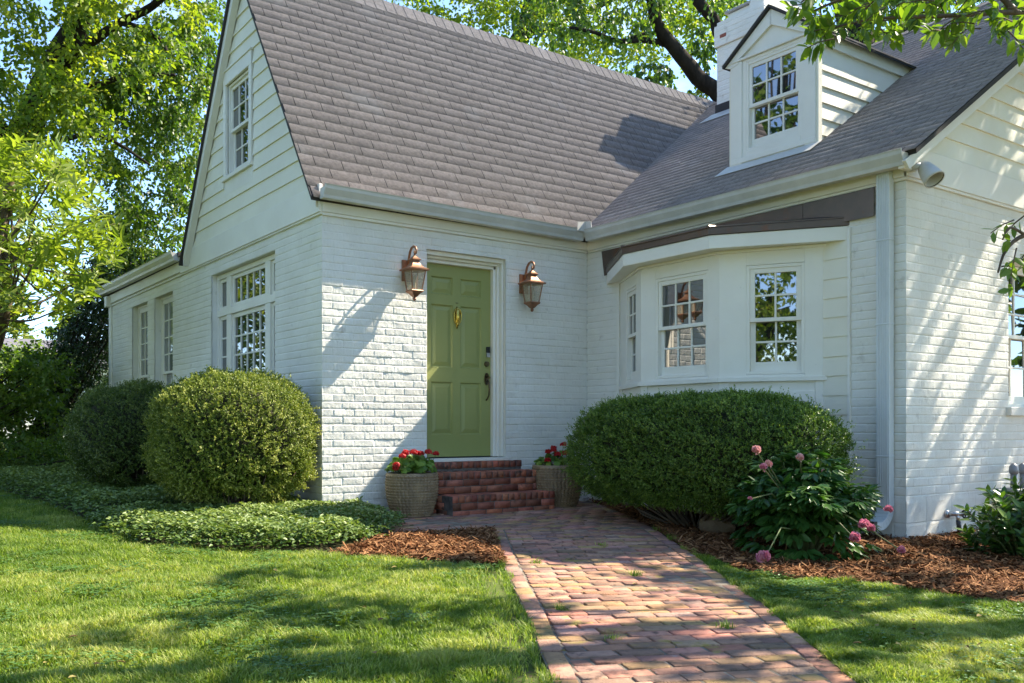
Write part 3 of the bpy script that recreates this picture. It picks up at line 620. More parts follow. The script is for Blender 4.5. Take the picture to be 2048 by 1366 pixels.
brickwall(dict(O=(6.874, .248, 0), u=(1, 0, 0), n=(0, -1, 0)), 0, 1.25, 6.555, 6.87, [], .012, 0, 34, 1., parent=chim).name = 'corbel_face'
m = MB(**FCh); m.box(.12, .60, -.64, -.02, 7.022, 7.06); m.box(.555, .87, -1.04, .0, 7.222, 7.26); m.build('flue_cap', mt['concrete'], chim, bevel=.006)
m = MB(**FCh); m.box(.075, .20, .018, .032, 6.665, 6.722); m.build('bare_brick', mt['redbrick'], chim, bevel=.008)
m = MB(**FCh); m.box(-.03, .89, -.01, .008, 5.3, 5.70); m.build('lead_flashing', mt['roofedge'], chim)
m = MB(); m.hexa([np.array([x, y, fz(x) + h]) for h in (0, .006) for x, y in ((6.62, 1.24), (6.62, .2), (6.89, .2), (6.89, 1.24))]); m.build('apron_flashing', mt['gutter'], chim)

# ---- wing gable end (right)
wclip = lambda z: (max(0., (z + .06 - WE) / WP + WX - 3.35), 2 * (XR - 3.35) - max(0., (z + .06 - WE) / WP + WX - 3.35))
m = MB(**FD); m.prism([(0, 2.96), (0, 3.04), (4.4, 5.92), (8.8, 3.04), (8.8, 2.96)], -.2, -.001); m.build('gable_wall', mt['siding'], house)
siding(FD, 'siding', wclip, np.arange(3.19, 6.0, .170))
m = MB(**FD); m.box(-.03, 8.8, 0, .034, 2.93, 3.185); m.box(-.01, 8.8, 0, .024, 2.905, 2.929); m.box(-.17, .02, .03, .085, 2.96, 3.09); m.build('frieze_board', mt['trim'], house, bevel=.003)
m = MB(**FD); zr = lambda a: wz(a + 3.35)
m.prism([(-.20, zr(-.20) - .06), (4.4, zr(4.4) - .06), (4.4, zr(4.4) - .20), (-.14, zr(-.14) - .155)], .085, .115); m.prism([(-.05, zr(-.05) - .062), (4.4, zr(4.4) - .062), (4.4, zr(4.4) - .085), (-.05, zr(-.05) - .085)], .0, .084)
m.build('rake_board', mt['trim'], house, bevel=.003)

# ================================================================ OBJECTS BY THE DOOR
def lantern(loc, label):
    t = thing('wall_lantern', label, 'wall lantern', loc, 'copper lanterns beside the front door'); o = np.array(loc, float)
    P = lambda x, y, z: o + np.array([x, y, z])           # origin: wall point behind the lantern body
    yb = -.165; m = MB(); q = lambda m, x0, x1, y0, y1, z0, z1: m.hexa([P(x, y, z) for z in (z0, z1) for x, y in ((x0, y0), (x1, y0), (x1, y1), (x0, y1))])
    q(m, -.058, .058, -.022, -.001, -.10, .115); q(m, -.046, .046, -.03, -.0225, -.088, .103); m.build('back_plate', mt['lamp'], t, bevel=.004)
    m = MB(); pts = [P(0, -.028, .05), P(0, -.05, .12), P(0, -.075, .19), P(0, -.11, .228), P(0, -.15, .236), P(0, -.185, .222), P(0, -.205, .19), P(0, -.195, .162), P(0, -.172, .155), P(0, -.16, .172), P(0, -.17, .188)]
    m.tube(pts, [.013, .013, .013, .013, .013, .013, .012, .011, .010, .009, .008], 8); m.tube([P(0, yb, .16), P(0, yb, .11)], .009, 8)
    m.build('scroll_arm', mt['lamp'], t, True)
    c = P(0, yb, 0); s2 = math.sqrt(2); m = MB()
    m.lathe([(.012 * s2, .138), (.03 * s2, .118), (.050 * s2, .102), (.049 * s2, .092), (.036 * s2, .090), (.039 * s2, .068), (.050 * s2, .045), (.072 * s2, .022), (.112 * s2, .002), (.110 * s2, -.012), (.086 * s2, -.016)], c, 4, math.pi / 4); m.build('roof', mt['lamp'], t)
    m = MB(); a, b, z0, z1 = .082, .054, -.016, -.216
    for sx in (-1, 1):
        for sy in (-1, 1): m.tube([c + np.array([sx * a, sy * a, z0]), c + np.array([sx * b, sy * b, z1])], .0065, 6)
    m.lathe([(b * s2 + .012, z1 + .008), (b * s2 + .018, z1), (b * s2 + .010, z1 - .012), (.042 * s2, z1 - .026), (.026 * s2, z1 - .05), (.012, z1 - .066), (.020, z1 - .076), (.014, z1 - .09), (.002, z1 - .10)], c, 4, math.pi / 4)
    m.build('cage', mt['lamp'], t)
    m = MB(); m.lathe([((a - .006) * s2, z0), ((b - .004) * s2, z1)], c, 4, math.pi / 4, False); g = m.build('glass', mt['lanternclear'], t)
    m = MB(); m.lathe([(.016, z1 + .005), (.016, z1 + .085)], c, 10); m.lathe([(.017, z1 + .086), (.022, z1 + .11), (.012, z1 + .15), (.003, z1 + .165)], c, 10); m.build('candle', mt['candle'], t)
    return t
def clearglass():
    m, n, o = newmat('seedy_lantern_glass'); L = n.links.new
    g = n.nodes.new('ShaderNodeBsdfPrincipled'); g.inputs['Base Color'].default_value = (.55, .50, .40, 1); g.inputs['Roughness'].default_value = .08
    t = n.nodes.new('ShaderNodeBsdfTransparent'); t.inputs[0].default_value = (.95, .92, .85, 1); s = n.nodes.new('ShaderNodeMixShader'); s.inputs[0].default_value = .38
    L(t.outputs[0], s.inputs[1]); L(g.outputs[0], s.inputs[2]); L(s.outputs[0], o.inputs[0]); return m
mt['lanternclear'] = clearglass()
LZ = 2.452
la = lantern((.925, 0, LZ), 'copper wall lantern left of the green door, above the sunlit bricks')
dup(la, (2.412, 0, LZ), 'copper wall lantern right of the green door, next to the inner house corner')

# ---- brick steps: every brick modelled on a mortar core
steps = thing('front_steps', 'worn red brick steps leading up to the green front door', 'steps', (1.74, -.3, 0))
def brickbox(B, name, mat, parent, bev=.006, jit=.004, bright=(.7, 1.2), kinds=None):
    V = []; C = []
    for (c, ex, ey, ez, hx, hy, hz) in B:                 # centre, axes, half sizes; chamfered box
        c = np.array(c); s = rng.uniform(-jit, jit, 3) * .6; e = bev; b = rng.uniform(*bright); tint = rng.uniform(.92, 1.08, 3) * b * (np.array(kinds[rng.integers(len(kinds))]) if kinds else 1.)
        for z, k in ((-hz, 0), (hz - e, 0), (hz, e)):
            for x, y in ((-hx, -hy), (hx, -hy), (hx, hy), (-hx, hy)):
                kx = k * rng.uniform(.6, 1.8); ky = k * rng.uniform(.6, 1.8)
                V.append(c + s + ex * (x - np.sign(x) * kx) + ey * (y - np.sign(y) * ky) + ez * (z + rng.uniform(-jit, jit) * .35)); C.append(tint)
    n = len(B); i0 = (np.arange(n) * 12)[:, None, None]; q = []
    for l in (0, 4): q += [[l, l + 1, l + 5, l + 4], [l + 1, l + 2, l + 6, l + 5], [l + 2, l + 3, l + 7, l + 6], [l + 3, l, l + 4, l + 7]]
    q += [[8, 9, 10, 11], [3, 2, 1, 0]]
    return nm(name, np.array(V), [(np.array(q)[None] + i0).reshape(-1, 4)], mat, parent, col=np.array(C))
EX, EY, EZ = np.eye(3)
def brick_step(x0, x1, yf, yb, z0, z1, courses, lab=None):
    B = []; rows = courses - 1; hh = .105 if courses > 1 else z1 - z0
    zt = z1 - .075
    bw = .0665; n = int((x1 - x0) / .0735)                 # rowlock headers on the tread
    for i in range(n):
        x = x0 + (i + .5) * (x1 - x0) / n; B.append(((x, yf + .10, z1 - .036), EY, EX, EZ, .098, (x1 - x0) / n / 2 - .005, .034))
    y = yf + .30
    while y < yb:
        for i in range(n): B.append(((x0 + (i + .5) * (x1 - x0) / n, y, z1 - .038), EY, EX, EZ, .096, (x1 - x0) / n / 2 - .005, .034))
        y += .2
    ch = (zt - z0) / max(1, rows)
    for r in range(rows):
        off = (r % 2) * .105; x = x0 + .004 - (0.0 if not off else .0); L_ = .1 if off else .2
        while x < x1 - .03:
            e = min(x + L_, x1); B.append((((x + e) / 2, yf + .055, z0 + ch * (r + .5)), EX, EY, EZ, (e - x) / 2 - .0042, .052, ch / 2 - .0032)); x = e; L_ = .2
        for sx in (x0 + .052, x1 - .052):
            y = yf + .11 + off * .5
            while y < yb: B.append(((sx, y + .1, z0 + ch * (r + .5)), EY, EX, EZ, .096, .05, ch / 2 - .0032)); y += .205
    o = brickbox(B, 'step', mt['stepbrick'], steps, .0035, .004, (.72, 1.3), [(1, 1, 1), (1, 1, 1), (1.1, 1.0, .9), (.78, .76, .78), (.92, .85, .85), (1.05, 1.08, 1.08), (.62, .64, .68)])
    m = MB(); m.hexa([np.array(p, float) for p in ((x0 + .006, yf + .007, z0), (x1 - .006, yf + .007, z0), (x1 - .006, yb, z0), (x0 + .006, yb, z0), (x0 + .006, yf + .007, z1 - .006), (x1 - .006, yf + .007, z1 - .006), (x1 - .006, yb, z1 - .006), (x0 + .006, yb, z1 - .006))])
    m.build('mortar_bed', mt['mortar'], o)
brick_step(1.10, 2.385, -.60, -.012, -.03, .192, 3); brick_step(1.10, 2.372, -.325, -.012, .193, .408, 3); brick_step(1.11, 2.345, -.065, -.010, .409, .505, 1)

# ---- ribbed planters and geraniums
def planter(loc, label):
    t = thing('flower_pot', label, 'flower pot', loc, 'ribbed planters beside the steps'); o = np.array(loc, float)
    prof = [(.165, 0), (.185, .012), (.215, .09), (.238, .17), (.250, .25), (.253, .33), (.250, .395), (.247, .43)]
    pz = np.array([p[1] for p in prof]); pr = np.array([p[0] for p in prof]); seg = 240; nr = 100; V = []; zz = np.linspace(0, .43, nr)
    for z in zz:
        r = np.interp(z, pz, pr); row = (z - .02) / .0278; f = row % 1.; th = np.linspace(0, 2 * math.pi, seg, endpoint=False); k = (th / (2 * math.pi) * 40 + .12 * (int(row) % 3)) % 1
        sc = np.where((z > .02) & (z < .405), (f ** .8) * .016 * (1 - .5 * np.abs(k - .5) * 2) - .008 * (np.abs(k - .5) > .40), .006)
        sc = sc + (vnoise(th * 9, th * 0 + z * 60, 4) - .5) * .003
        V.append(np.stack([(r + sc) * np.cos(th), (r + sc) * np.sin(th), np.full(seg, z)], -1))
    for r, z in ((.236, .432), (.224, .425), (.222, .36)): th = np.linspace(0, 2 * math.pi, seg, endpoint=False); V.append(np.stack([r * np.cos(th), r * np.sin(th), np.full(seg, z)], -1))
    V = np.array(V) + o; R_ = len(V); i = np.arange(R_ - 1)[:, None] * seg + np.arange(seg)[None]; j = np.arange(R_ - 1)[:, None] * seg + (np.arange(seg)[None] + 1) % seg
    nm('pot_body', V.reshape(-1, 3), [np.stack([i, j, j + seg, i + seg], -1).reshape(-1, 4)], mt['pot'], t, True)
    m = MB(); m.lathe([(.01, .375), (.224, .37)], o, 24, cap=False); m.build('potting_soil', mt['soil'], t); return t
P1 = (.80, -.33, gz(-.33) - .004); P2 = (2.625, -.345, gz(-.345) - .004)
p1 = planter(P1, 'ribbed tan flower pot left of the brick steps, half in sun'); dup(p1, P2, 'ribbed tan flower pot right of the brick steps, partly behind the clipped hedge').scale = (1.08, 1.08, 1.08)
mt['gerleaf'] = leafmat('geranium_leaf', (.08, .15, .02), (.15, .26, .035), (.27, .37, .065), (1.5, 1.7, .6), .35)
mt['red'] = leafmat('red_petals', (.33, .006, .010), (.50, .012, .012), (.62, .03, .02), (1.2, .9, .9), .25)
def geranium(loc, label, heads, n, hh):
    t = thing('geranium_plant', label, 'geranium', loc, 'red geraniums in the pots'); o = np.array(loc, float); m = MB(); LP = []; LD = []; LN = []; LL = []; LV = []
    for i in range(n):
        a = rng.uniform(0, 2 * math.pi); r = .215 * math.sqrt(rng.random()); h = hh * (1 - .55 * (r / .2) ** 2) * rng.uniform(.45, 1.05)
        c = o + np.array([r * 1.12 * math.cos(a), r * 1.12 * math.sin(a), .02 + h]); b = o + np.array([r * .5 * math.cos(a), r * .5 * math.sin(a), 0])
        if i % 3 == 0: m.tube([b, (b + c) / 2 + UP * .02, c], .003, 4)
        nn = unit(np.array([math.cos(a) * .6, math.sin(a) * .6 - .25, 1.]) + rng.normal(size=3) * .35); d0 = unit(np.cross(nn, rng.normal(size=3))); e0 = np.cross(nn, d0); sz = rng.uniform(.026, .043); v = rng.random()
        for k in range(7):                                 # round scalloped leaf of seven lobes
            q = 2 * math.pi * k / 7.6; LP.append(c); LD.append(d0 * math.cos(q) + e0 * math.sin(q) - nn * .1 + nn * .18 * rng.random()); LN.append(nn); LL.append(sz); LV.append(v)
    leaves('foliage', np.array(LP), np.array(LD), np.array(LN), np.array(LL), np.array(LL) * .5, mt['gerleaf'], t, np.array(LV))
    m.build('stalks', mt['stem'], t)
    for (x, y, h, s) in heads:
        c = o + np.array([x, y, h]); k = int(60 * s); d = rdir(k); d[:, 2] = np.abs(d[:, 2]) * .8 - .15 * rng.random(k); P = c + d * .030 * s * rng.uniform(.6, 1., (k, 1)); nn = unit(d + rng.normal(size=(k, 3)) * .3); dd = np.cross(nn, rng.normal(size=(k, 3)))
        f = leaves('flower_head', np.concatenate([P, P]), np.concatenate([dd, -dd]), np.concatenate([nn, nn]), .019, .010, mt['red'], t)
        mm = MB(); mm.tube([o + np.array([x * .5, y * .5, .03]), c + np.array([-x * .1, -y * .1, -.05]), c], .0028, 5); mm.build('flower_stalk', mt['stem'], f)
    return t
geranium((P1[0], P1[1], .385), 'sunlit geranium with red blooms in the pot left of the steps', [(-.16, -.10, .20, 1.25), (-.06, -.14, .235, 1.4), (-.10, -.05, .23, 1.3), (.0, -.16, .225, 1.2), (.14, -.08, .235, 1.2), (.265, -.02, .215, 1.05), (-.245, -.13, .12, 1.15), (-.23, -.1, .085, 1.), (.19, .05, .13, .7)], 260, .20)
geranium((P2[0], P2[1], .41), 'shaded geranium with dark red blooms in the pot right of the steps', [(-.10, -.06, .205, 1.2), (-.06, -.08, .16, 1.25), (.02, -.1, .17, 1.1), (.07, -.08, .17, .9), (.06, -.03, .265, 1.15), (-.20, -.08, .10, 1.15), (-.07, -.02, .23, 1.), (-.13, 0, .19, 1.)], 110, .17)

# ---- small fittings
t = thing('flood_light', 'weathered white cone flood light at the wing gable corner under the roof', 'flood light', (3.40, -4.13, 3.0)); o = np.array((3.40, -4.13, 3.0))
ax = unit(np.array([-.06, -.51, -.66])); e1 = unit(np.cross(ax, UP)); e2 = np.cross(ax, e1)
def cone(m, rs, ds, seg=24):
    k = len(m.V)
    for r, d in zip(rs, ds): m.V += [o + ax * d + (e1 * math.cos(q) + e2 * math.sin(q)) * r for q in np.linspace(0, 2 * math.pi, seg, endpoint=False)]
    for i in range(len(rs) - 1): m.F += [(k + i * seg + j, k + i * seg + (j + 1) % seg, k + (i + 1) * seg + (j + 1) % seg, k + (i + 1) * seg + j) for j in range(seg)]
m = MB(); cone(m, [.001, .035, .058, .072, .083, .086, .079, .074, .06, .03, .001], [-.03, -.025, .02, .08, .15, .175, .176, .15, .06, .03, .028]); m.build('lamp_housing', mt['gutter'], t, True)
m = MB(); m.tube([o + np.array([-.10, .06, -.02]), o + np.array([-.05, .03, .0]), o], [.032, .028, .03], 10); m.build('bracket', mt['gutter'], t, True)
m = MB(); cone(m, [.001, .05, .070, .0775], [.045, .05, .10, .172]); m.build('lamp_mouth', mt['black'], t, True)
t = thing('outdoor_tap', 'metal garden tap with black wheel handle low on the wing wall', 'tap', (4.02, -4.02, .12)); o = np.array((4.02, -4.02, .12))
m = MB(); m.tube([o + np.array([-.06, .01, 0]), o + np.array([-.06, -.02, 0])], .034, 12); m.tube([o + np.array([-.06, -.02, 0]), o + np.array([-.02, -.06, .005]), o + np.array([.06, -.09, 0])], [.017, .022, .014], 10); m.tube([o + np.array([-.005, -.065, 0]), o + np.array([-.01, -.075, -.05])], .015, 10); m.build('valve', mt['silver'], t, True)
m = MB(); hb_ = o + np.array([.075, -.1, 0])
m.tube([hb_ + np.array([0, -.03 * math.cos(q) * 0 + .036 * math.cos(q), .036 * math.sin(q)]) for q in np.linspace(0, 2 * math.pi, 13)], .008, 6); m.tube([hb_ - np.array([.015, 0, 0]), hb_ + np.array([.012, 0, 0])], .014, 8)
for q in np.linspace(0, 2 * math.pi, 6)[:-1]: m.tube([hb_, hb_ + np.array([0, .036 * math.cos(q), .036 * math.sin(q)])], .005, 5)
m.build('wheel_handle', mt['black'], t, True)
m = MB(); m.tube([o + np.array([-.01, -.075, -.05]), o + np.array([.005, -.08, -.14])], .019, 10); m.tube([o + np.array([.005, -.08, -.14]), o + np.array([.005, -.085, -.19]), o + np.array([-.04, -.10, -.235])], .013, 8); m.build('hose_end', mt['hose'], t, True)
t = thing('gas_meter', 'grey gas meter pipework behind the laurel bush against the wing wall', 'gas meter', (4.85, -4.15, -.08)); o = np.array((4.85, -4.15, -.08))
m = MB(); q = lambda x0, x1, y0, y1, z0, z1: m.hexa([o + np.array([x, y, z]) for z in (z0, z1) for x, y in ((x0, y0), (x1, y0), (x1, y1), (x0, y1))])
q(-.10, .22, -.14, .05, .12, .36); m.build('meter_body', mt['metalgrey'], t, bevel=.03)
m = MB(); q(-.16, .24, -.12, .02, .36, .40); m.build('manifold', mt['metalgrey'], t, bevel=.008)
for x in (-.08, .09, .2):
    m = MB(); m.tube([o + np.array([x, -.05, .38]), o + np.array([x, -.05, .54])], .028, 12); m.lathe([(.036, .53), (.040, .56), (.036, .60), (.012, .625)], o + np.array([x, -.05, 0]), 12); m.build('pipe', mt['metalgrey'], t, True)
m = MB(); m.tube([o + np.array([-.13, -.06, .38]), o + np.array([-.13, -.06, -.02])], .024, 10); m.build('riser', mt['metalgrey'], t, True)
ch = MB()
for i in range(5): z = -.07 + i * .022; ch.tube([np.array([3.72 + (.12 - i * .008) * math.cos(a), -4.50 + (.12 - i * .008) * math.sin(a), z + .006 * math.sin(3 * a + i)]) for a in np.linspace(0, 2 * math.pi, 25)], .012, 7)
tag(ch.build('coiled_hose', mt['hose'], None, True), 'dark garden hose coiled on the mulch beside the laurel bush', 'hose')
import bmesh
bm = bmesh.new(); bmesh.ops.create_icosphere(bm, subdivisions=3, radius=1)
for v in bm.verts: k = 1 + .25 * (vnoise(np.array([v.co.x * 2 + 5]), np.array([v.co.y * 2 + v.co.z * 3 + 5]), 2)[0] - .5); v.co = (v.co.x * .16 * k, v.co.y * .10 * k, v.co.z * .10 * k)
me = bpy.data.meshes.new('garden_stone'); bm.to_mesh(me); bm.free(); me.materials.append(mt['rock']); o = bpy.data.objects.new('garden_stone', me); COL.objects.link(o); o.location = (2.36, -2.85, .02); o.rotation_euler = (0, 0, -1.2)
tag(o, 'tan garden stone on the mulch under the front of the clipped hedge', 'stone')

# ================================================================ PATH AND BEDS
LEFT = [(.82, -1.68), (-.25, -3.36), (-.82, -4.30), (-1.27, -5.02), (-1.57, -5.51), (-2.35, -6.75), (-3.2, -8.1)]
RIGHT = [(2.12, -2.34), (.93, -4.08), (.33, -4.95), (-.20, -5.62), (-.62, -6.18), (-1.33, -7.25), (-2.1, -8.5)]
LAND = [(-.02, -.02), (3.3, -.02), (3.15, -.42), (2.61, -1.44), (2.12, -2.34), (.82, -1.68), (.0, -1.50)]
PATH = [(-.02, -.02), (3.3, -.02), (3.15, -.42), (2.61, -1.44)] + RIGHT + LEFT[::-1] + [(.0, -1.50)]
sheet('path_base', PATH, .004, mt['pathbase'], kind='structure', label='sandy joints under the brick path', cat='path')
def resample(P, ds):
    P = np.array(P); s = np.r_[0, np.cumsum(np.linalg.norm(np.diff(P, axis=0), axis=1))]
    t = np.linspace(0, 1, int(s[-1] / ds) + 1); S_ = t * s[-1]
    from_ = np.stack([np.interp(S_, s, P[:, 0]), np.interp(S_, s, P[:, 1])], 1)
    for _ in range(14): from_[1:-1] = (from_[:-2] + 2 * from_[1:-1] + from_[2:]) / 4
    return from_
nrow = 77; Lp = resample(LEFT, .01); Rp = resample(RIGHT, .01); pick = lambda A, f: A[np.clip((f * (len(A) - 1)).astype(int), 0, len(A) - 1)]
def cp(s, t): l = pick(Lp, np.array([s]))[0]; r = pick(Rp, np.array([s]))[0]; return l + (r - l) * t
B = []
def addbrick(c, d, hl, hw, dz=0):
    c = np.array([c[0], c[1]]); d = np.array([d[0], d[1], 0.]); d = d / np.linalg.norm(d); e = np.array([-d[1], d[0], 0]); d = d + UP * (.018 * d[1]); w = rng.normal() * .012
    d2 = unit(d + e * w); e2 = unit(e - d * w); up = unit(UP + rng.normal(size=3) * .012)
    B.append((np.array([c[0], c[1], gz(c[1]) - .0175 + rng.normal() * .0022 + dz + .006 * math.sin(c[0] * 2.1) * math.sin(c[1] * 1.7)]), d2, e2, up, hl - rng.uniform(.004, .010), hw - rng.uniform(.004, .009), .028))
for r in range(nrow):
    s = (r + .5) / nrow; l = cp(s, 0); q = cp(s, 1); wid = np.linalg.norm(q - l); d = (q - l) / wid; eb = .105 / wid
    nb = max(3, round((wid - .21) / .205)); t0 = eb; t1 = 1 - eb; step = (t1 - t0) / nb; off = (.5 if r % 2 else 0) + rng.uniform(-.08, .08); k = -1
    if r % 13 in (5, 6): k0 = rng.integers(0, nb)
    ts = [t0] + [t0 + (i + off) * step for i in range(0, nb + 1) if t0 + .02 < t0 + (i + off) * step < t1 - .02] + [t1]
    for a, b in zip(ts[:-1], ts[1:]): 
        if (b - a) * wid > .035: addbrick(l + (q - l) * (a + b) / 2, d, (b - a) * wid / 2, .051)
for E_, sg in ((Lp, 1), (Rp, -1)):                         # edging course laid along both sides
    n = int(len(E_) * .0101 / .205)
    for i in range(n):
        f = (i + .5) / n; f2 = min(1, f + .004); c = pick(E_, np.array([f]))[0]; d = pick(E_, np.array([min(.999, f + .02)]))[0] - pick(E_, np.array([max(0, f - .02)]))[0]; d = d / np.linalg.norm(d); e = np.array([-d[1], d[0]]) * sg
        addbrick(c + e * .05, d, .1015, .051, 0)
y = -.08; r = 0
while y > -2.4:                                            # landing in rows along the house
    x = -.05 + (.1 if r % 2 else 0)
    while x < 3.3:
        if inpoly(np.array([x + .1]), np.array([y]), LAND)[0] and inpoly(np.array([x + .02]), np.array([y]), LAND)[0]: addbrick((x + .1, y), (1, 0), .1015, .051)
        x += .205
    y -= .104; r += 1
e = np.array([[.0, -1.50], [.82, -1.68]])                  # front edge of the landing
for i in range(4): c = e[0] + (e[1] - e[0]) * (i + .5) / 4; addbrick(c, e[1] - e[0], .1015, .051, .01)
for p, q_ in (((3.15, -.42), (2.61, -1.44)), ((2.61, -1.44), (2.12, -2.34))):
    p, q_ = np.array(p), np.array(q_); n = int(np.linalg.norm(q_ - p) / .205)
    for i in range(n): c = p + (q_ - p) * (i + .5) / n; addbrick(c + np.array([-.045, 0]), q_ - p, .1015, .051, .005)
tag(brickbox(B, 'brick_path', mt['pathbrick'], None, .0026, .0026, (.80, 1.18), [(1, 1, 1), (1.1, .95, .88), (1.12, 1.12, 1.12), (.9, .85, .85), (.62, .66, .72), (.90, .96, .68), (.95, 1.02, .70), (1.12, 1.02, .95), (.75, .74, .74), (1.02, .88, .80)]), 'curved mossy red brick path from the lawn to the steps', 'path', kind='structure')
MU1 = [(-.95, -2.20), (-.40, -1.75), (.05, -1.42), (.0, -1.50), (.82, -1.68), (.45, -2.27), (-.10, -3.14), (-.18, -3.25), (-.5, -2.83)]
MU2 = [(3.15, -.42), (2.61, -1.44), (2.12, -2.34), (1.30, -3.55), (1.06, -4.25), (1.09, -4.65), (1.28, -4.88), (1.34, -5.17), (1.35, -5.5), (1.45, -6.0), (5.5, -6.4), (6.5, -4.0), (3.36, -4.0), (3.36, -.02), (3.3, -.02)]
sheet('mulch_bed', MU1, .003, mt['mulchbase'], kind='structure', label='small mulched bed between lawn and landing', cat='mulch bed')
sheet('mulch_bed', MU2, .003, mt['mulchbase'], kind='structure', label='mulched bed along the wing wall under the hedge', cat='mulch bed')
sheet('bounce_ground', [(3.7, -7.0), (7.2, -4.6), (14, -4.2), (14, -13), (3.7, -13)], .004, mt['bounce_warm'], kind='structure', label='unseen warm sheet added to bounce light onto the wing gable', cat='bounce_ground')  # out of view, added to throw warm sunlight back onto the gable wall
GC = [(-2.175, 4.4), (-1.99, 2.5), (-1.97, 1.0), (-1.98, -.1), (-1.90, -1.0), (-1.62, -1.48), (-1.2, -1.88), (-.94, -2.03), (-.55, -1.88), (-.25, -1.62), (.02, -1.36), (.30, -.95), (.42, -.6), (.40, -.06), (.0, -.02), (-.02, 8.6), (-1.75, 8.6), (-2.1, 6.5)]
sheet('planting_soil', GC, .003, mt['soil'], kind='structure', label='dark soil under the ground cover', cat='soil')

def chips(name, P, n, label):
    q = scatter(P, n); a = rng.uniform(0, math.pi * 2, n); L_ = rng.uniform(.014, .055, n) * rng.uniform(.6, 1.2, n); w = rng.uniform(.002, .006, n); z = gz(q[:, 1]) + .004 + np.abs(rng.normal(size=n)) * .012 + .02 * fbm(q[:, 0] * 2.2, q[:, 1] * 2.2, 3)
    d = np.stack([np.cos(a), np.sin(a), rng.normal(size=n) * .28], -1); e = np.stack([-np.sin(a), np.cos(a), rng.normal(size=n) * .45], -1); c = np.stack([q[:, 0], q[:, 1], z], -1)
    V = np.stack([c - d * L_[:, None] - e * w[:, None], c + d * L_[:, None] - e * w[:, None] * .6, c + d * L_[:, None] * .9 + e * w[:, None], c - d * L_[:, None] + e * w[:, None]], 1)
    return tag(nm(name, V.reshape(-1, 3), [np.arange(n * 4).reshape(-1, 4)], mt['chip'], None, v=np.repeat(rng.random(n), 4)), label, 'mulch', kind='stuff')
mt['chip'] = leafmat('mulch_chip', (.065, .027, .012), (.17, .070, .027), (.36, .19, .085), (1, 1, 1), .0, .85, .1)
chips('mulch', MU1, 11000, 'orange brown bark mulch between the lawn and the landing'); chips('mulch', [p for p in MU2], 48000, 'orange brown bark mulch in the bed along the wing')

# ================================================================ LAWN
mt['grass'] = leafmat('grass_blade', (.085, .150, .020), (.19, .27, .034), (.42, .42, .13), (1.5, 1.6, .7), .38, .5, .3)
def blades(name, q, hgt, wid, label, seed=0):
    n = len(q); a = rng.uniform(0, 2 * math.pi, n); ln = np.abs(rng.normal(size=n)) * .55 + .15; pat = fbm(q[:, 0] * 1.4, q[:, 1] * 1.4, 40 + seed); tuft = fbm(q[:, 0] * 8, q[:, 1] * 8, 50 + seed, 2)
    wa_ = fbm(q[:, 0] * 2.5, q[:, 1] * 2.5, 60) * 12; d = np.stack([np.cos(a) + np.cos(wa_) * .3, np.sin(a) + np.sin(wa_) * .3, 0 * a], -1) * ln[:, None]
    h = hgt * rng.uniform(.5, 1.15, n) * (.15 + 1.6 * tuft); b = np.stack([q[:, 0], q[:, 1], gz(q[:, 1]) - .006], -1); s = np.stack([-np.sin(a), np.cos(a), 0 * a], -1) * (wid * rng.uniform(.7, 1.3, n))[:, None]
    md = b + d * (h * .38)[:, None] + UP * (h * .58)[:, None]; tp = b + d * (h * 1.15)[:, None] + UP * (h * .92)[:, None]
    V = np.stack([b - s, b + s, md + s * .8, md - s * .8, tp], 1); i = np.arange(n)[:, None] * 5
    v = np.clip(.42 + (pat - .5) * 1.3 + (tuft - .5) * .7 + rng.normal(size=n) * .22 + .25 * (rng.random(n) > .95), 0, 1)
    return tag(nm(name, V.reshape(-1, 3), [i + np.array([[0, 1, 2, 3]]), i + np.array([[3, 2, 4]])], mt['grass'], None, v=np.repeat(v, 5)), label, 'lawn', kind='stuff')
LAWNL = LEFT[1:][::-1] + [(-.25, -3.36), (-.18, -3.25), (-.5, -2.83), (-.92, -2.12), (-1.17, -1.85), (-1.56, -1.44), (-1.84, -.97), (-1.91, 0), (-1.92, 2.5), (-2.12, 4.4), (-2.05, 6.5), (-1.8, 9.0), (-9, 9), (-9, -8), (-4.2, -8.1)]
LAWNR = RIGHT[1:][::-1] + [(1.30, -3.58), (1.06, -4.25), (1.09, -4.65), (1.28, -4.88), (1.34, -5.17), (1.35, -5.5), (1.45, -6.0), (2.6, -6.4), (2.5, -9), (-1.5, -9)]
def inview(q, mg=.05):
    r = np.stack([q[:, 0] - CP[0], q[:, 1] - CP[1]], -1); dp = r @ FW[:2]; u = (r @ RT[:2]) / np.maximum(dp, .1); return (dp > 2.2) & (np.abs(u) < .56 + mg) , dp
def dens(P, n, ref):
    q = scatter(P, n); ok, dp = inview(q); p = np.clip((ref / np.maximum(dp, .1)) ** 2, 0, 1); return q[ok & (rng.random(len(q)) < p)]
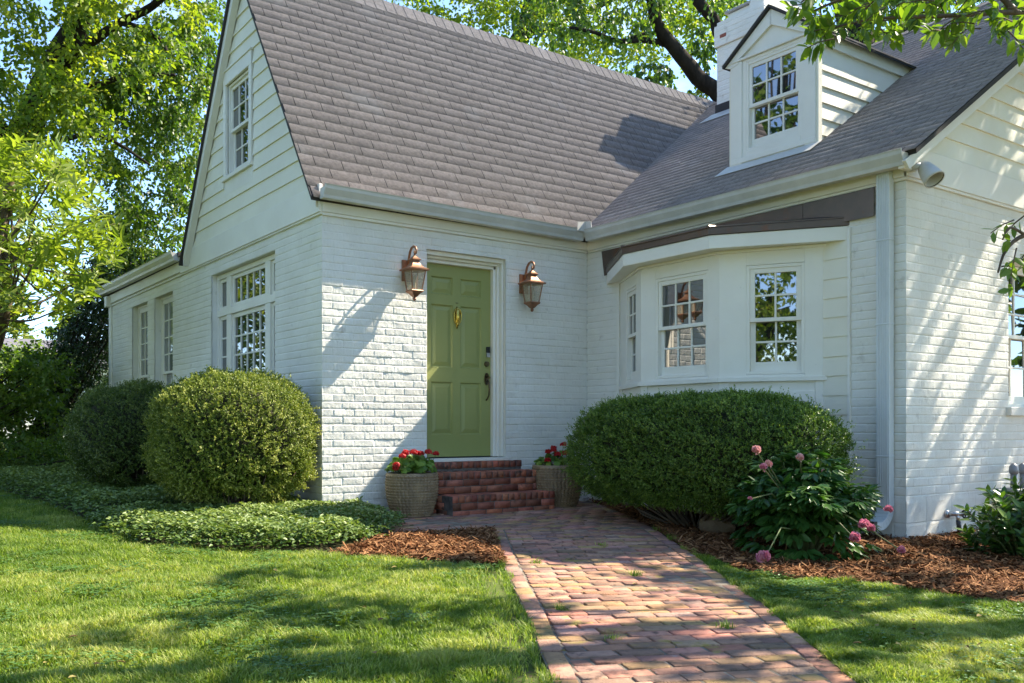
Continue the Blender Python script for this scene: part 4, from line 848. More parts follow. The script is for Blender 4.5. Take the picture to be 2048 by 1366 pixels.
# worn strip beside the path edge: thin, straw coloured
def thin(q):
    e = np.array(LEFT); dmin = np.full(len(q), 9.)
    for a, b in zip(e[:-1], e[1:]):
        t = np.clip(((q - a) @ (b - a)) / ((b - a) @ (b - a)), 0, 1); dmin = np.minimum(dmin, np.linalg.norm(q - (a + t[:, None] * (b - a)), axis=1))
    k = np.clip((dmin - .06) / .22 + (fbm(q[:, 0] * 5, q[:, 1] * 5, 77) - .5) * 1.5, .05, 1); return q[rng.random(len(q)) < k]
def edgegrass(E, sg, n):
    E = resample(E, .01); i = rng.integers(4, len(E) - 5, n); d = E[i + 4] - E[i - 4]; d = d / np.linalg.norm(d, axis=1)[:, None]; k = fbm(E[i][:, 0] * 5, E[i][:, 1] * 5, 88, 2); q = E[i] + np.stack([-d[:, 1], d[:, 0]], -1) * (sg * (rng.random(n) * .07 * k * 1.6 - .05))[:, None]; return q[rng.random(n) < k * 1.1]
qa = thin(dens(LAWNL, 2600000, 5.0)); blades('grass', qa, .040, .0024, 'sun dappled green lawn left of the brick path')
qb = dens(LAWNR, 620000, 5.0); blades('grass', qb, .037, .0024, 'mostly shaded green lawn right of the brick path', 9)
n_ = 130; q_ = np.concatenate([scatter(PATH, 45), scatter([(-5, -6.5), (-4.5, -2.6), (-1.3, -2.4), (-.4, -3.6), (-1.6, -5.6), (-2.5, -6.8)], 55), scatter([(1.2, -4.3), (1.4, -5.4), (.2, -6.6), (-.4, -5.9)], 30)])
mt['litter'] = leafmat('dry_leaf', (.10, .055, .02), (.22, .14, .05), (.32, .27, .09), (1, 1, 1), .1, .7, .2)
a_ = rng.uniform(0, 6.28, n_); tag(leaves('fallen_leaves', np.stack([q_[:, 0], q_[:, 1], gz(q_[:, 1]) + np.where(np.arange(n_) < 45, .016, .034)], -1), np.stack([np.cos(a_), np.sin(a_), rng.normal(size=n_) * .15], -1), unit(np.stack([rng.normal(size=n_) * .3, rng.normal(size=n_) * .3, np.ones(n_)], -1)), rng.uniform(.015, .045, n_), rng.uniform(.005, .012, n_), mt['litter'], None), 'small dry leaves scattered on the path and lawn', 'leaf litter', kind='stuff')
cl = np.concatenate([c + rng.normal(size=(90, 2)) * rng.uniform(.05, .14) for c in np.concatenate([scatter(LAWNL, 400), scatter(LAWNR, 120)])]); cl = cl[(inpoly(cl[:, 0], cl[:, 1], LAWNL) | inpoly(cl[:, 0], cl[:, 1], LAWNR)) & inview(cl)[0]]; n_ = len(cl); a_ = rng.uniform(0, 6.28, n_); zc = rng.uniform(.018, .036, n_)
mt['clover'] = leafmat('clover_leaf', (.05, .12, .03), (.09, .18, .04), (.15, .25, .07), (1.4, 1.6, .7), .3)
cq = np.concatenate([cl] * 3); ac = np.concatenate([a_, a_ + 2.09, a_ + 4.19]); zc = np.concatenate([zc] * 3)
tag(leaves('clover', np.stack([cq[:, 0], cq[:, 1], gz(cq[:, 1]) + zc], -1), np.stack([np.cos(ac), np.sin(ac), ac * 0 + .12], -1), unit(np.stack([rng.normal(size=len(ac)) * .2, rng.normal(size=len(ac)) * .2, np.ones(len(ac))], -1)), .013, .0065, mt['clover'], None), 'small clover patches mixed into the lawn', 'clover', kind='stuff')
print('blades', len(qa), len(qb))
e_ = np.array([(-.95, -5.15), (.30, -4.0), (-.35, -5.3), (.05, -3.3), (-.75, -4.55), (1.0, -2.9)])
qc = np.concatenate([c + rng.normal(size=(70, 2)) * .02 for c in e_]); blades('edge_grass', np.concatenate([edgegrass(LEFT, 1, 9000), edgegrass(RIGHT, -1, 12000)]), .036, .0024, 'ragged grass creeping over both edges of the brick path', 4)
blades('weeds', qc, .055, .0022, 'small grass tufts growing between the path bricks')

# ================================================================ SHRUBS
mt['box_sun'] = leafmat('boxwood_leaf_sunlit', (.05, .095, .012), (.15, .20, .026), (.44, .44, .12), (1.5, 1.5, .6), .22, .5, .25)  # bush in the sun: sunlight put into a brighter, yellower leaf colour
mt['box_shade'] = leafmat('boxwood_leaf_shaded', (.034, .066, .011), (.078, .125, .017), (.20, .23, .05), (1.4, 1.5, .6), .22, .4, .4)  # same plant in the house shadow: shade put into a darker leaf colour
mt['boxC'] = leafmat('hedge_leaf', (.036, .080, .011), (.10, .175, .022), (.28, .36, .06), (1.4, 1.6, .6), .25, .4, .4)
def boxwood(name, label, cat, c, rad, n, mat, pw=2.5, lump=.10, seed=0, group=None, brown=None, stems=6, lsz=.017, gap=.24):
    """clipped evergreen: tufts of small leaves spread over a lumpy shell, twiggy inside"""
    c = np.array(c, float); rad = np.array(rad, float); t = thing(name, label, cat, (c[0], c[1], gz(c[1])), group)
    d = rdir(n * 8); d = d[d[:, 2] > -.78]; sh = 1 / (np.abs(d) ** pw).sum(1) ** (1 / pw)                     # superellipsoid
    w = np.linalg.norm(d / rad, axis=1) * sh ** 3; k_ = rng.random(len(d)) < w / np.percentile(w, 98); d = d[k_]; sh = sh[k_]; k_ = fbm(d[:, 0] * 5 + d[:, 2] * 3 + 11, d[:, 1] * 5 * rad[1] / rad[0] - d[:, 2] * 4 + 11, seed + 7, 2) > gap; d = d[k_][:n]; sh = sh[k_][:n]; n = len(d)
    lum = (fbm(d[:, 0] * 2.6 + d[:, 2] * 2 + 9, d[:, 1] * 2.6 + 5 - d[:, 2], seed, 3) - .5) * 2 * lump + (fbm(d[:, 0] * 9 + d[:, 2] * 7 + 3, d[:, 1] * 9 - d[:, 2] * 5 + 3, seed + 3, 2) - .5) * .15
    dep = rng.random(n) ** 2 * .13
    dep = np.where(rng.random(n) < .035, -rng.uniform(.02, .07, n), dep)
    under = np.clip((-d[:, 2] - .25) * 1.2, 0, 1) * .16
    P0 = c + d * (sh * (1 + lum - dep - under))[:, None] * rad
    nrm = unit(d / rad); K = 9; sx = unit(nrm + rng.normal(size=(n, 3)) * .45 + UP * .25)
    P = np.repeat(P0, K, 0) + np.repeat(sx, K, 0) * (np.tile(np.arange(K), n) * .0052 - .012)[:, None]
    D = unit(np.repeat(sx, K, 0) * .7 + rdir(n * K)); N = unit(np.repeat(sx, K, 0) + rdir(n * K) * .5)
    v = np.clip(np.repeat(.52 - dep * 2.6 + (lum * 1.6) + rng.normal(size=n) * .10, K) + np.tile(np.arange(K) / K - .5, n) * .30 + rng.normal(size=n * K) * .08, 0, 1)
    f = leaves('foliage', P, D, N, lsz * rng.uniform(.7, 1.25, n * K), lsz * .30, mat, t, v, shape=4)
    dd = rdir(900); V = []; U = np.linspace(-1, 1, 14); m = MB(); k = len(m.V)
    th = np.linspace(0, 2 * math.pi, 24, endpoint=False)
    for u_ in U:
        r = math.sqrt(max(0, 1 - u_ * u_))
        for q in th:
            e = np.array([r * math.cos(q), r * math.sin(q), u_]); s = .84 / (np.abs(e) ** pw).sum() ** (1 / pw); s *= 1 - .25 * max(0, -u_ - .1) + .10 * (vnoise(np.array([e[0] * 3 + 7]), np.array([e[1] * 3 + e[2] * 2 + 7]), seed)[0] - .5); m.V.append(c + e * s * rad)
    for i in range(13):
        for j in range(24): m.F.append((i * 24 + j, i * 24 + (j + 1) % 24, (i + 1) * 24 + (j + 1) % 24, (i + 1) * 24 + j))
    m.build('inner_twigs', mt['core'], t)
    m = MB()
    for i in range(stems * 7):
        a = rng.uniform(0, 2 * math.pi); a2 = a + rng.normal() * .25; b = np.array([c[0] + .13 * rad[0] * math.cos(a), c[1] + .13 * rad[1] * math.sin(a), gz(c[1]) - .02]); h = rng.uniform(-.75, .25); r = math.sqrt(1 - min(.98, h * h)) * rng.uniform(.78, .97)
        e = c + np.array([math.cos(a2) * r, math.sin(a2) * r, h]) * rad; mid = b * .45 + e * .55 + np.array([math.cos(a), math.sin(a), -.6]) * .10 * rad[0]; m.tube([b, b * .72 + mid * .28, mid, e], [.016, .013, .009, .003], 5)
    m.build('stems', mt['barklight'], t, True); return t
boxwood('boxwood_shrub', 'large round boxwood nearest the house corner, sunlit yellow green on its front', 'shrub', (-.76, .32, .72), (.70, .72, .65), 19000, mt['box_sun'], 2.7, .09, 1, 'round boxwoods under the gable windows', stems=9)
boxwood('boxwood_shrub', 'dark round boxwood in shade, behind and left of the sunlit one', 'shrub', (-.98, 2.9, .71), (.68, .77, .64), 16000, mt['box_shade'], 2.6, .13, 2, 'round boxwoods under the gable windows')
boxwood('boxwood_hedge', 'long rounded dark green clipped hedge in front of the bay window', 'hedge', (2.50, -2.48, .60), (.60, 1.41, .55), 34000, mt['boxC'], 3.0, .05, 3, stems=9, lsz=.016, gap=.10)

# ---- ground cover
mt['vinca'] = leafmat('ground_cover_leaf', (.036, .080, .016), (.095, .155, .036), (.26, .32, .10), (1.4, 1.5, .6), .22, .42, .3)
def gcover(P, n, lsz, hh, name, label):
    q = scatter(P, n); edge = np.array(P); dm = np.full(n, 9.)
    for a, b in zip(edge, np.roll(edge, -1, 0)): t_ = np.clip(((q - a) @ (b - a)) / ((b - a) @ (b - a) + 1e-9), 0, 1); dm = np.minimum(dm, np.linalg.norm(q - (a + t_[:, None] * (b - a)), axis=1))
    q = q + rng.normal(size=q.shape) * np.where(dm < .1, .05, .02)[:, None]
    top = hh * (.45 + .55 * np.clip(dm / .16, 0, 1)) * (.65 + .7 * fbm(q[:, 0] * 3.2, q[:, 1] * 3.2, 15)); z = gz(q[:, 1]) + top * (1 - .55 * rng.random(n) ** 1.6)
    a = rng.uniform(0, 2 * math.pi, n); D = np.stack([np.cos(a), np.sin(a), rng.normal(size=n) * .35 + .1], -1); N = unit(np.stack([rng.normal(size=n) * .42, rng.normal(size=n) * .42, np.ones(n)], -1))
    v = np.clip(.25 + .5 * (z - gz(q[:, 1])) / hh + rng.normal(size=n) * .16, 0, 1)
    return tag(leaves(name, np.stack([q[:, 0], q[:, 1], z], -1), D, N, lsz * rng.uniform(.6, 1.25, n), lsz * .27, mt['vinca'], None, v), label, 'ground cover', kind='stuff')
GCA = [p for p in GC if p[1] < .5] ; GCA = [(-1.97, .6), (-1.98, -.1), (-1.90, -1.0), (-1.62, -1.48), (-1.2, -1.88), (-.94, -2.03), (-.55, -1.88), (-.25, -1.62), (.02, -1.36), (.30, -.95), (.42, -.6), (.40, -.06), (.0, -.04), (-.03, .6)]
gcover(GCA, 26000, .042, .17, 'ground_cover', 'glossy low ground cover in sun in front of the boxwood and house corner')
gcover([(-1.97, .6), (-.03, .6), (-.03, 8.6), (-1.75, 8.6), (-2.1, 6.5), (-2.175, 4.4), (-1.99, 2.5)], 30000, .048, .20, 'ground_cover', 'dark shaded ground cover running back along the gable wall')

# ---- peony
mt['peoleaf'] = leafmat('peony_leaf', (.024, .070, .015), (.045, .120, .022), (.10, .18, .035), (1.4, 1.7, .6), .28, .38, .45)
mt['pinkA'] = leafmat('pale_pink_petal', (.62, .22, .25), (.75, .38, .38), (.82, .55, .50), (1.1, .9, .9), .3)
mt['pinkB'] = leafmat('deep_pink_petal', (.42, .08, .17), (.57, .19, .28), (.70, .35, .43), (1.1, .8, .9), .3)
def peony(loc):
    t = thing('peony_bush', 'leafy peony with drooping pink blooms between the hedge and the downspout', 'peony', loc); o = np.array(loc, float); m = MB(); LP, LD, LN, LL, LV = [], [], [], [], []
    def compound(c, out, s):                               # three groups of three lance leaflets
        out = unit(out); side = unit(np.cross(out, UP)); v = rng.random() * .7 + .12
        for g in (-1, 0, 1):
            ax_ = unit(out * (1.1 if g == 0 else .55) + side * g * .8 + UP * .05); b = c + ax_ * .045 * s
            for k in (-1, 0, 1):
                dd = unit(ax_ + side * k * .55 - UP * (.30 + .25 * rng.random()) + rng.normal(size=3) * .12); LP.append(b); LD.append(dd); LN.append(unit(UP * .9 + out * .25 + rng.normal(size=3) * .25)); LL.append(s * rng.uniform(.085, .125)); LV.append(np.clip(v + rng.normal() * .1, 0, 1))
    for i in range(125):
        a = rng.uniform(0, 2 * math.pi); R_ = (.50) * math.sqrt(rng.random()); H_ = .80 * (1 - .42 * (R_ / .50) ** 2) * rng.uniform(.62, 1.0); e = o + np.array([R_ * math.cos(a), R_ * math.sin(a), H_]); b = o + np.array([R_ * .16 * math.cos(a), R_ * .16 * math.sin(a), 0]); mid = (b + e) / 2 + UP * .09
        m.tube([b, mid, e], [.0055, .0045, .0025], 5); r0 = np.array([math.cos(a), math.sin(a), .1])
        for f in (.42, .62, .8, .98):
            p = b * (1 - f) ** 2 + 2 * mid * f * (1 - f) + e * f * f; compound(p, r0 * .7 + rdir(1)[0] * .8 * np.array([1, 1, .3]), 1.0 - .15 * (f > .9)); compound(p, r0 * .3 + rdir(1)[0] * np.array([1, 1, .3]), .92)
    for i in range(46):                                    # skirt of low leaves
        a = rng.uniform(0, 2 * math.pi); compound(o + np.array([.40 * math.cos(a), .40 * math.sin(a), rng.uniform(.06, .34)]), np.array([math.cos(a), math.sin(a), -.15]), 1.05)
    leaves('foliage', np.array(LP), np.array(LD), np.array(LN), np.array(LL), np.array(LL) * .19, mt['peoleaf'], t, np.array(LV), cup=.05)
    m.build('stems', mt['stem'], t)
    bl = [(1513, 900, 6.55, .046, 0), (1537, 928, 6.5, .040, 0), (1527, 934, 6.4, .036, 1), (1600, 915, 6.6, .040, 0), (1647, 943, 6.7, .026, 0), (1777, 1018, 6.25, .040, 1), (1728, 1049, 6.15, .055, 1), (1742, 1056, 6.2, .042, 1), (1710, 1075, 6.1, .052, 1), (1803, 1100, 5.95, .036, 1), (1528, 1115, 5.72, .062, 1), (1500, 997, 6.3, .02, 1)]
    for x, y, dp, r, k in bl:
        r *= .64; c = at(x, y, dp); c[2] = max(c[2], gz(c[1]) + .03); n = 90; d = rdir(n); lay = rng.uniform(.25, .95, n); P = c + d * (r * lay * .55)[:, None] - UP * r * .2; D = unit(d * .6 + UP * .75 + rng.normal(size=(n, 3)) * .15)
        f = leaves('bloom', P, D, unit(d + rng.normal(size=(n, 3)) * .2), r * 1.05, r * .48, mt['pinkB' if k else 'pinkA'], t, np.clip(.2 + .7 * lay + rng.normal(size=n) * .1, 0, 1), cup=.25)
        mm = MB(); b = o + np.array([(c[0] - o[0]) * .25, (c[1] - o[1]) * .25, .30 if c[2] > .3 else .22]); mm.tube([b, (b + c) / 2 + UP * (.10 if c[2] < .5 else .02), c - UP * r * .3], [.005, .0045, .004], 5); mm.build('bloom_stalk', mt['stem'], f)
    return t
peony((2.05, -3.98, gz(-3.98) - .01))

# ---- laurel at the right edge
mt['laurel'] = leafmat('laurel_leaf', (.022, .065, .012), (.045, .115, .016), (.14, .22, .03), (1.5, 1.7, .6), .25, .3, .55)
def laurel(loc):
    t = thing('laurel_bush', 'glossy green young laurel bush at the wing wall in front of the gas meter', 'bush', loc); o = np.array(loc, float); m = MB(); P, D, N, Lh, V = [], [], [], [], []
    for i in range(95):
        a = rng.uniform(0, 2 * math.pi); R_ = .40 * math.sqrt(rng.random()); H_ = rng.uniform(.12, .62) * (1 - .3 * R_ / .40); e = o + np.array([R_ * math.cos(a) * 1.05, R_ * math.sin(a), H_]); b = o + np.array([R_ * .3 * math.cos(a), R_ * .3 * math.sin(a), 0]); m.tube([b, (b + e) / 2 + UP * .03, e], [.008, .006, .003], 5)
        up = unit(np.array([math.cos(a) * .5, math.sin(a) * .5, 1.]) + rng.normal(size=3) * .2)
        for k in range(15):
            q = k * 2.4; s = unit(np.cross(up, np.array([math.cos(q), math.sin(q), .3]))); P.append(e - up * .011 * k); D.append(unit(s + up * (.95 - .06 * k))); N.append(unit(up - s * .3)); Lh.append(rng.uniform(.07, .105)); V.append(np.clip(.75 - .04 * k + rng.normal() * .12, 0, 1))
    leaves('foliage', np.array(P), np.array(D), np.array(N), np.array(Lh), np.array(Lh) * .23, mt['laurel'], t, np.array(V), cup=.05); m.build('stems', mt['stem'], t); return t
laurel((3.30, -4.98, gz(-4.98) - .01)); 

# ================================================================ TREES
mt['oakleaf'] = leafmat('tree_leaf_yellow_green', (.045, .095, .013), (.115, .18, .023), (.29, .33, .05), (1.9, 1.9, .5), .50, .45, .35)
mt['darkleaf'] = leafmat('tree_leaf_deep_green', (.030, .065, .014), (.07, .125, .019), (.17, .22, .035), (1.8, 2.0, .6), .42, .42, .4)
mt['lanceleaf'] = leafmat('lance_leaf', (.060, .110, .016), (.15, .21, .03), (.30, .34, .07), (1.8, 1.9, .6), .42, .35, .45)
mt['holly'] = leafmat('evergreen_leaf', (.010, .026, .008), (.020, .050, .012), (.05, .09, .02), (1.3, 1.5, .6), .18, .35, .5)
mt['magleaf'] = leafmat('overhanging_leaf', (.045, .105, .016), (.10, .175, .024), (.19, .26, .04), (1.8, 1.9, .5), .42, .3, .5)
def limbset(m, limbs):
    for pts, r0, r1 in limbs:
        P = [np.asarray(p, float) for p in pts]; Q = [P[0]]
        for i in range(len(P) - 1):
            for f in (.25, .5, .75, 1.):
                a = P[max(i - 1, 0)]; b = P[i]; c = P[i + 1]; d = P[min(i + 2, len(P) - 1)]
                Q.append(.5 * (2 * b + (c - a) * f + (2 * a - 5 * b + 4 * c - d) * f * f + (3 * b - a - 3 * c + d) * f ** 3))
        m.tube(Q, [r0 + (r1 - r0) * i / (len(Q) - 1) * (1 + .0) + rng.normal() * r0 * .03 for i in range(len(Q))], 10)
def crownleaves(name, C, per, rad, L, mat, par, droop=.35, wf=.28, vbase=.5, twigs=None, flat=1., clusters=True, dark=None):
    """leaf sprays: each clump centre carries short drooping twigs with leaves along them"""
    n = len(C); tw = max(3, per // 9); T0 = np.repeat(C, tw, 0); dirs = rdir(n * tw) * np.array([1, 1, .7 * flat]); dirs[:, 2] -= droop * .6; dirs = unit(dirs); ln = rad * rng.uniform(.5, 1.15, n * tw); k = 9
    f = np.tile(np.linspace(.15, 1, k), n * tw); b = np.repeat(T0, k, 0) + np.repeat(dirs, k, 0) * (f * np.repeat(ln, k))[:, None]; b[:, 2] -= droop * .5 * rad * f ** 2
    side = rdir(n * tw * k); D = unit(np.repeat(dirs, k, 0) * .6 + side * .9 - UP * droop); N = unit(UP * .8 + rdir(n * tw * k) * .9)
    v = np.clip(vbase + np.repeat(rng.normal(size=n) * .17, tw * k) + rng.normal(size=n * tw * k) * .13, 0, 1)
    o = leaves(name, b, D, N, L * rng.uniform(.6, 1.2, len(b)), L * wf, mat, par, v, cup=.05)
    if twigs is not None:
        sel = rng.random(n * tw) < .35
        for p, d, l in zip(T0[sel], dirs[sel], ln[sel]): twigs.add([p, p + np.array([.006, .004, 0]), p + d * l - UP * droop * .5 * rad], [(0, 1, 2)])
    return o
def screen_clumps(poly, d0, d1, n, gap=.0, seed=0, gs=.012):
    """clump centres filling the volume seen through a picture region between two distances"""
    q = scatter(poly, n * 4); k = fbm(q[:, 0] * gs, q[:, 1] * gs, seed, 3) > gap; q = q[k][:n]; return np.array([at(x, y, rng.uniform(d0, d1)) for x, y in q])
def tree(name, label, cat, base, limbs, groups, bark='bark', group=None):
    t = thing(name, label, cat, base, group); m = MB(); limbset(m, limbs); tk = m.build('trunk', mt[bark], t, True); tw = MB()
    for gr in groups: crownleaves('crown', gr['C'], gr['per'], gr['rad'], gr['L'], mt[gr['mat']], t, gr.get('droop', .35), gr.get('wf', .28), gr.get('v', .5), tw)
    if tw.V: tw.build('twigs', mt[bark], t)
    return t
# old broadleaf tree behind the left end of the house
b = np.array([-2.6, 12.5, .2])
tree('old_tree', 'tall broadleaf tree with heavy dark limbs behind the left end of the house', 'tree', tuple(b),
     [([b, b + (.1, 0, 2.5), at(30, 300, 16.5), at(100, 150, 16), at(150, 60, 15.5), at(172, -30, 15.2), at(200, -220, 15)], .32, .16), ([at(120, 125, 15.8), at(185, 82, 15.2), at(240, 45, 14.8), at(305, 12, 14.5), at(380, -60, 14)], .09, .045), ([at(245, 45, 14.8), at(290, 62, 14.6), at(325, 85, 14.3), at(338, 120, 14.2)], .06, .02), ([at(30, 300, 16.4), at(-40, 180, 16), at(-60, 0, 16)], .16, .10), ([at(90, 180, 15.9), at(190, 170, 15.4), at(260, 150, 15), at(350, 150, 14.5)], .06, .02), ([at(60, 300, 16), at(190, 270, 15), at(300, 330, 14.5)], .05, .015)],
     [dict(C=screen_clumps([(-200, -300), (120, -300), (470, -260), (440, 20), (300, 200), (200, 330), (-200, 420)], 13.2, 17, 270, .33, 3), per=117, rad=.52, L=.098, mat='oakleaf', v=.58), dict(C=screen_clumps([(120, 80), (440, -20), (425, 180), (385, 400), (372, 560), (250, 560), (140, 330)], 15.8, 18.5, 230, .33, 5), per=108, rad=.48, L=.092, mat='darkleaf', droop=.7, v=.55), dict(C=screen_clumps([(-200, -400), (480, -420), (460, -200), (-200, -200)], 12, 17, 110, .3, 7), per=54, rad=.7, L=.14, mat='oakleaf', v=.55)])
# small tree with whorled lance leaves at the left edge
def whorltree():
    base = np.array([-2.25, 8.3, .15]); t = thing('young_tree', 'slender tree with whorls of long pale green leaves at the left edge', 'tree', tuple(base)); m = MB(); C = screen_clumps([(-160, 300), (20, 265), (110, 285), (190, 380), (250, 470), (210, 560), (150, 610), (105, 640), (-60, 700), (-160, 700)], 10.6, 13.4, 400, .24, 11, .016); trunk = [base, base + (.06, .03, .8), at(4, 640, 12.3), at(2, 500, 12.2), at(20, 380, 12.2), at(30, 300, 12.2)]
    lim = [(trunk, .13, .035)]
    for e in C[::9]: s = trunk[rng.integers(2, 5)]; lim.append(([s, (s + e) / 2 + UP * -.08, e], .022, .006))
    limbset(m, lim); m.build('trunk', mt['barklight'], t, True); P, D, N, V = [], [], [], []
    for c in C:
        up = unit(np.array([rng.normal() * .5, rng.normal() * .5, .9])); v0 = rng.normal() * .12
        for k in range(11):
            q = k * 2.4; s = unit(np.cross(up, np.array([math.cos(q), math.sin(q), .2]))); P.append(c - up * .012 * k); D.append(unit(s + up * rng.uniform(-.1, .45))); N.append(unit(up + rng.normal(size=3) * .25)); V.append(np.clip(.58 + v0 + rng.normal() * .14, 0, 1))
    Lh = rng.uniform(.13, .23, len(P)); leaves('crown', np.array(P), np.array(D), np.array(N), Lh, Lh * .125, mt['lanceleaf'], t, np.array(V), cup=.04); return t
whorltree()
# tree standing behind the main roof
b = np.array([9.6, 5.6, .1])
tree('leaning_tree', 'tree with a dark leaning trunk seen over the main roof ridge', 'tree', tuple(b),
     [([b, b + (.1, -.2, 4.2), at(1440, 235, 17.6), at(1395, 155, 17.3), at(1352, 100, 17), at(1322, 62, 16.8), at(1306, 20, 16.6), at(1290, -80, 16.4)], .20, .085), ([at(1345, 92, 17), at(1290, 80, 16.8), at(1235, 82, 16.5), at(1190, 65, 16.3), at(1140, 55, 16)], .062, .025), ([at(1335, 80, 16.9), at(1300, 66, 16.8), at(1262, 75, 16.6)], .035, .02), ([at(1300, 0, 16.5), at(1240, -40, 16.3), at(1150, -60, 16)], .06, .03)],
     [dict(C=screen_clumps([(1010, -120), (1370, -120), (1330, 30), (1300, 95), (1345, 165), (1320, 190), (1290, 170), (1265, 95), (1190, 60), (1050, 60)], 15.6, 18, 60, .33, 13), per=90, rad=.50, L=.10, mat='darkleaf', droop=.85, v=.5), dict(C=screen_clumps([(1260, 100), (1350, 130), (1330, 185), (1275, 170)], 16.3, 17.2, 7, .2, 14), per=45, rad=.36, L=.12, mat='darkleaf', droop=.9, v=.4), dict(C=screen_clumps([(1350, 175), (1420, 178), (1420, 210), (1360, 200)], 17.5, 18.5, 5, .0, 14), per=36, rad=.25, L=.10, mat='oakleaf', v=.6)])
b = np.array([9.5, 18., .2])
tree('maple_tree', 'broad yellow green tree rising behind the middle of the main roof', 'tree', tuple(b),
     [([b, b + (0, 0, 5), at(1050, 60, 25), at(1000, -60, 25)], .35, .18), ([at(1050, 70, 25), at(1180, 20, 24.5), at(1260, -20, 24)], .10, .05)],
     [dict(C=screen_clumps([(780, -130), (1480, -130), (1470, 60), (1240, 165), (1150, 140), (1000, 95), (850, 45), (780, 20)], 22, 27, 200, .28, 17, .009), per=117, rad=.85, L=.13, mat='oakleaf', v=.60)])
b = np.array([13.4, 5.6, .1])
tree('forked_tree', 'big dark trunked tree behind the chimney and dormer', 'tree', tuple(b),
     [([b, b + (-.1, 0, 5), at(1700, 140, 19), at(1706, 60, 19), at(1694, 0, 19), at(1680, -120, 19)], .36, .27), ([at(1705, 70, 19), at(1770, 75, 19), at(1830, 45, 19.2), at(1885, 5, 19.4), at(1940, -60, 19.5)], .15, .08), ([at(1690, 100, 19), at(1560, 60, 18.8), at(1455, 85, 18.6), at(1428, 40, 18.5), at(1400, 8, 18.4), at(1370, -40, 18.3)], .12, .12)],
     [dict(C=screen_clumps([(1340, -220), (2150, -220), (2150, 60), (1900, 90), (1760, 110), (1620, 60), (1560, 0), (1480, -10), (1400, 30)], 16, 22, 120, .36, 19), per=99, rad=.65, L=.12, mat='darkleaf', droop=.7, v=.5), dict(C=screen_clumps([(1380, 20), (1440, 60), (1425, 130), (1395, 110)], 17, 19, 6, .0, 19), per=36, rad=.33, L=.13, mat='darkleaf', droop=.9, v=.4), dict(C=screen_clumps([(1640, 40), (1800, 60), (1790, 110), (1690, 125)], 19.5, 22, 16, .1, 19), per=63, rad=.5, L=.15, mat='oakleaf', v=.55)])
# evergreens and shrubs at the left end of the garden
def massshrub(name, label, poly, d0, d1, n, per, rad, L, mat, base, group=None, v=.5, droop=.2):
    t = thing(name, label, 'shrub', base, group); C = screen_clumps(poly, d0, d1, n, .12, 23); C[:, 2] = np.maximum(C[:, 2], gz(C[:, 1]) + .1); crownleaves('foliage', C, per, rad, L, mt[mat], t, droop, .26, v)
    m = MB(); b = np.array(base)
    for e in C[::6]: m.tube([b + rng.normal(size=3) * np.array([.15, .15, 0]), (b + e) / 2 + np.array([0, 0, -.1]), e], [.03, .022, .008], 5)
    m.build('stems', mt['bark'], t); return t
massshrub('holly_tree', 'dark evergreen growing past the far end of the gable wall', [(175, 520), (250, 490), (330, 505), (300, 560), (250, 640), (235, 800), (220, 940), (100, 950), (95, 720), (150, 620)], 16.2, 18.6, 400, 99, .40, .060, 'holly', (-.9, 11.2, .15), v=.45)
massshrub('garden_shrub', 'mid green leafy shrub left of the dark evergreen', [(-120, 700), (20, 700), (110, 700), (125, 800), (115, 940), (-120, 930)], 14.5, 17.5, 230, 81, .40, .085, 'darkleaf', (-3.3, 10.2, .15), v=.62)
massshrub('garden_shrub', 'far light green bushes below the neighbouring roof', [(-300, 690), (120, 700), (120, 760), (-300, 760)], 24, 30, 90, 72, .8, .13, 'oakleaf', (-3., 19, .2), v=.55)
massshrub('privet_bush', 'low green bush at the foot of the slender tree', [(-120, 860), (90, 880), (150, 905), (140, 940), (-120, 935)], 13, 14.4, 60, 63, .3, .06, 'darkleaf', (-2.6, 8.9, .15), v=.4)
massshrub('garden_shrubbery', 'tall leafy shrubbery running along the left boundary of the lawn', [(-900, 250), (-90, 300), (-60, 935), (-900, 935)], 14, 19, 210, 72, .6, .12, 'oakleaf', (-6.5, 11, .15), v=.5)
# neighbouring house far left
nb = thing('neighbour_house', 'distant low house with grey roof glimpsed through the left trees', 'house', (2.5, 44, .2))
m = MB(); m.hexa([np.array(p, float) for p in ((-8, 42, 0), (9, 42, 0), (9, 50, 0), (-8, 50, 0), (-8, 42, 3.9), (9, 42, 3.9), (9, 50, 3.9), (-8, 50, 3.9))]); m.build('wall', mt['siding'], nb)
m = MB(); m.add([np.array(p, float) for p in ((-8.6, 41.4, 3.85), (9.6, 41.4, 3.85), (9.6, 46, 5.5), (-8.6, 46, 5.5), (9.6, 50.6, 3.85), (-8.6, 50.6, 3.85))], [(0, 1, 2, 3), (3, 2, 4, 5), (1, 4, 2), (0, 3, 5), (0, 5, 4, 1)]); m.build('roof', mt['farroof'], nb)
# line of trees closing the garden behind (also mirrored in the windows)
def roundtree(name, label, base, h, r, n, mat, v, L=.22, group=None, zlo=.25):
    b = np.array(base, float); d = rdir(n); rr = rng.random(n) ** .45; C = b + UP * h * .62 + d * rr[:, None] * np.array([r, r, h * .40]); C = C[C[:, 2] > h * zlo * .6]; k = fbm(C[:, 0] * .6, C[:, 2] * .6 + C[:, 1] * .4, int(h * 10), 2) > .36; C = C[k]
    lim = [([b, b + UP * h * .3 + np.array([.1, .1, 0]), b + UP * h * .75], .045 * h * .6, .05)]
    for e in C[::14]: lim.append(([b + UP * h * rng.uniform(.25, .5), (b + UP * h * .5 + e) / 2, e], .05, .015))
    return tree(name, label, 'tree', tuple(base), lim, [dict(C=C, per=54, rad=.85, L=L, mat=mat, v=v)], group=group)
roundtree('garden_tree', 'full green tree far behind the left end of the house', (-9, 30, .2), 12, 5.5, 190, 'darkleaf', .55, .3)
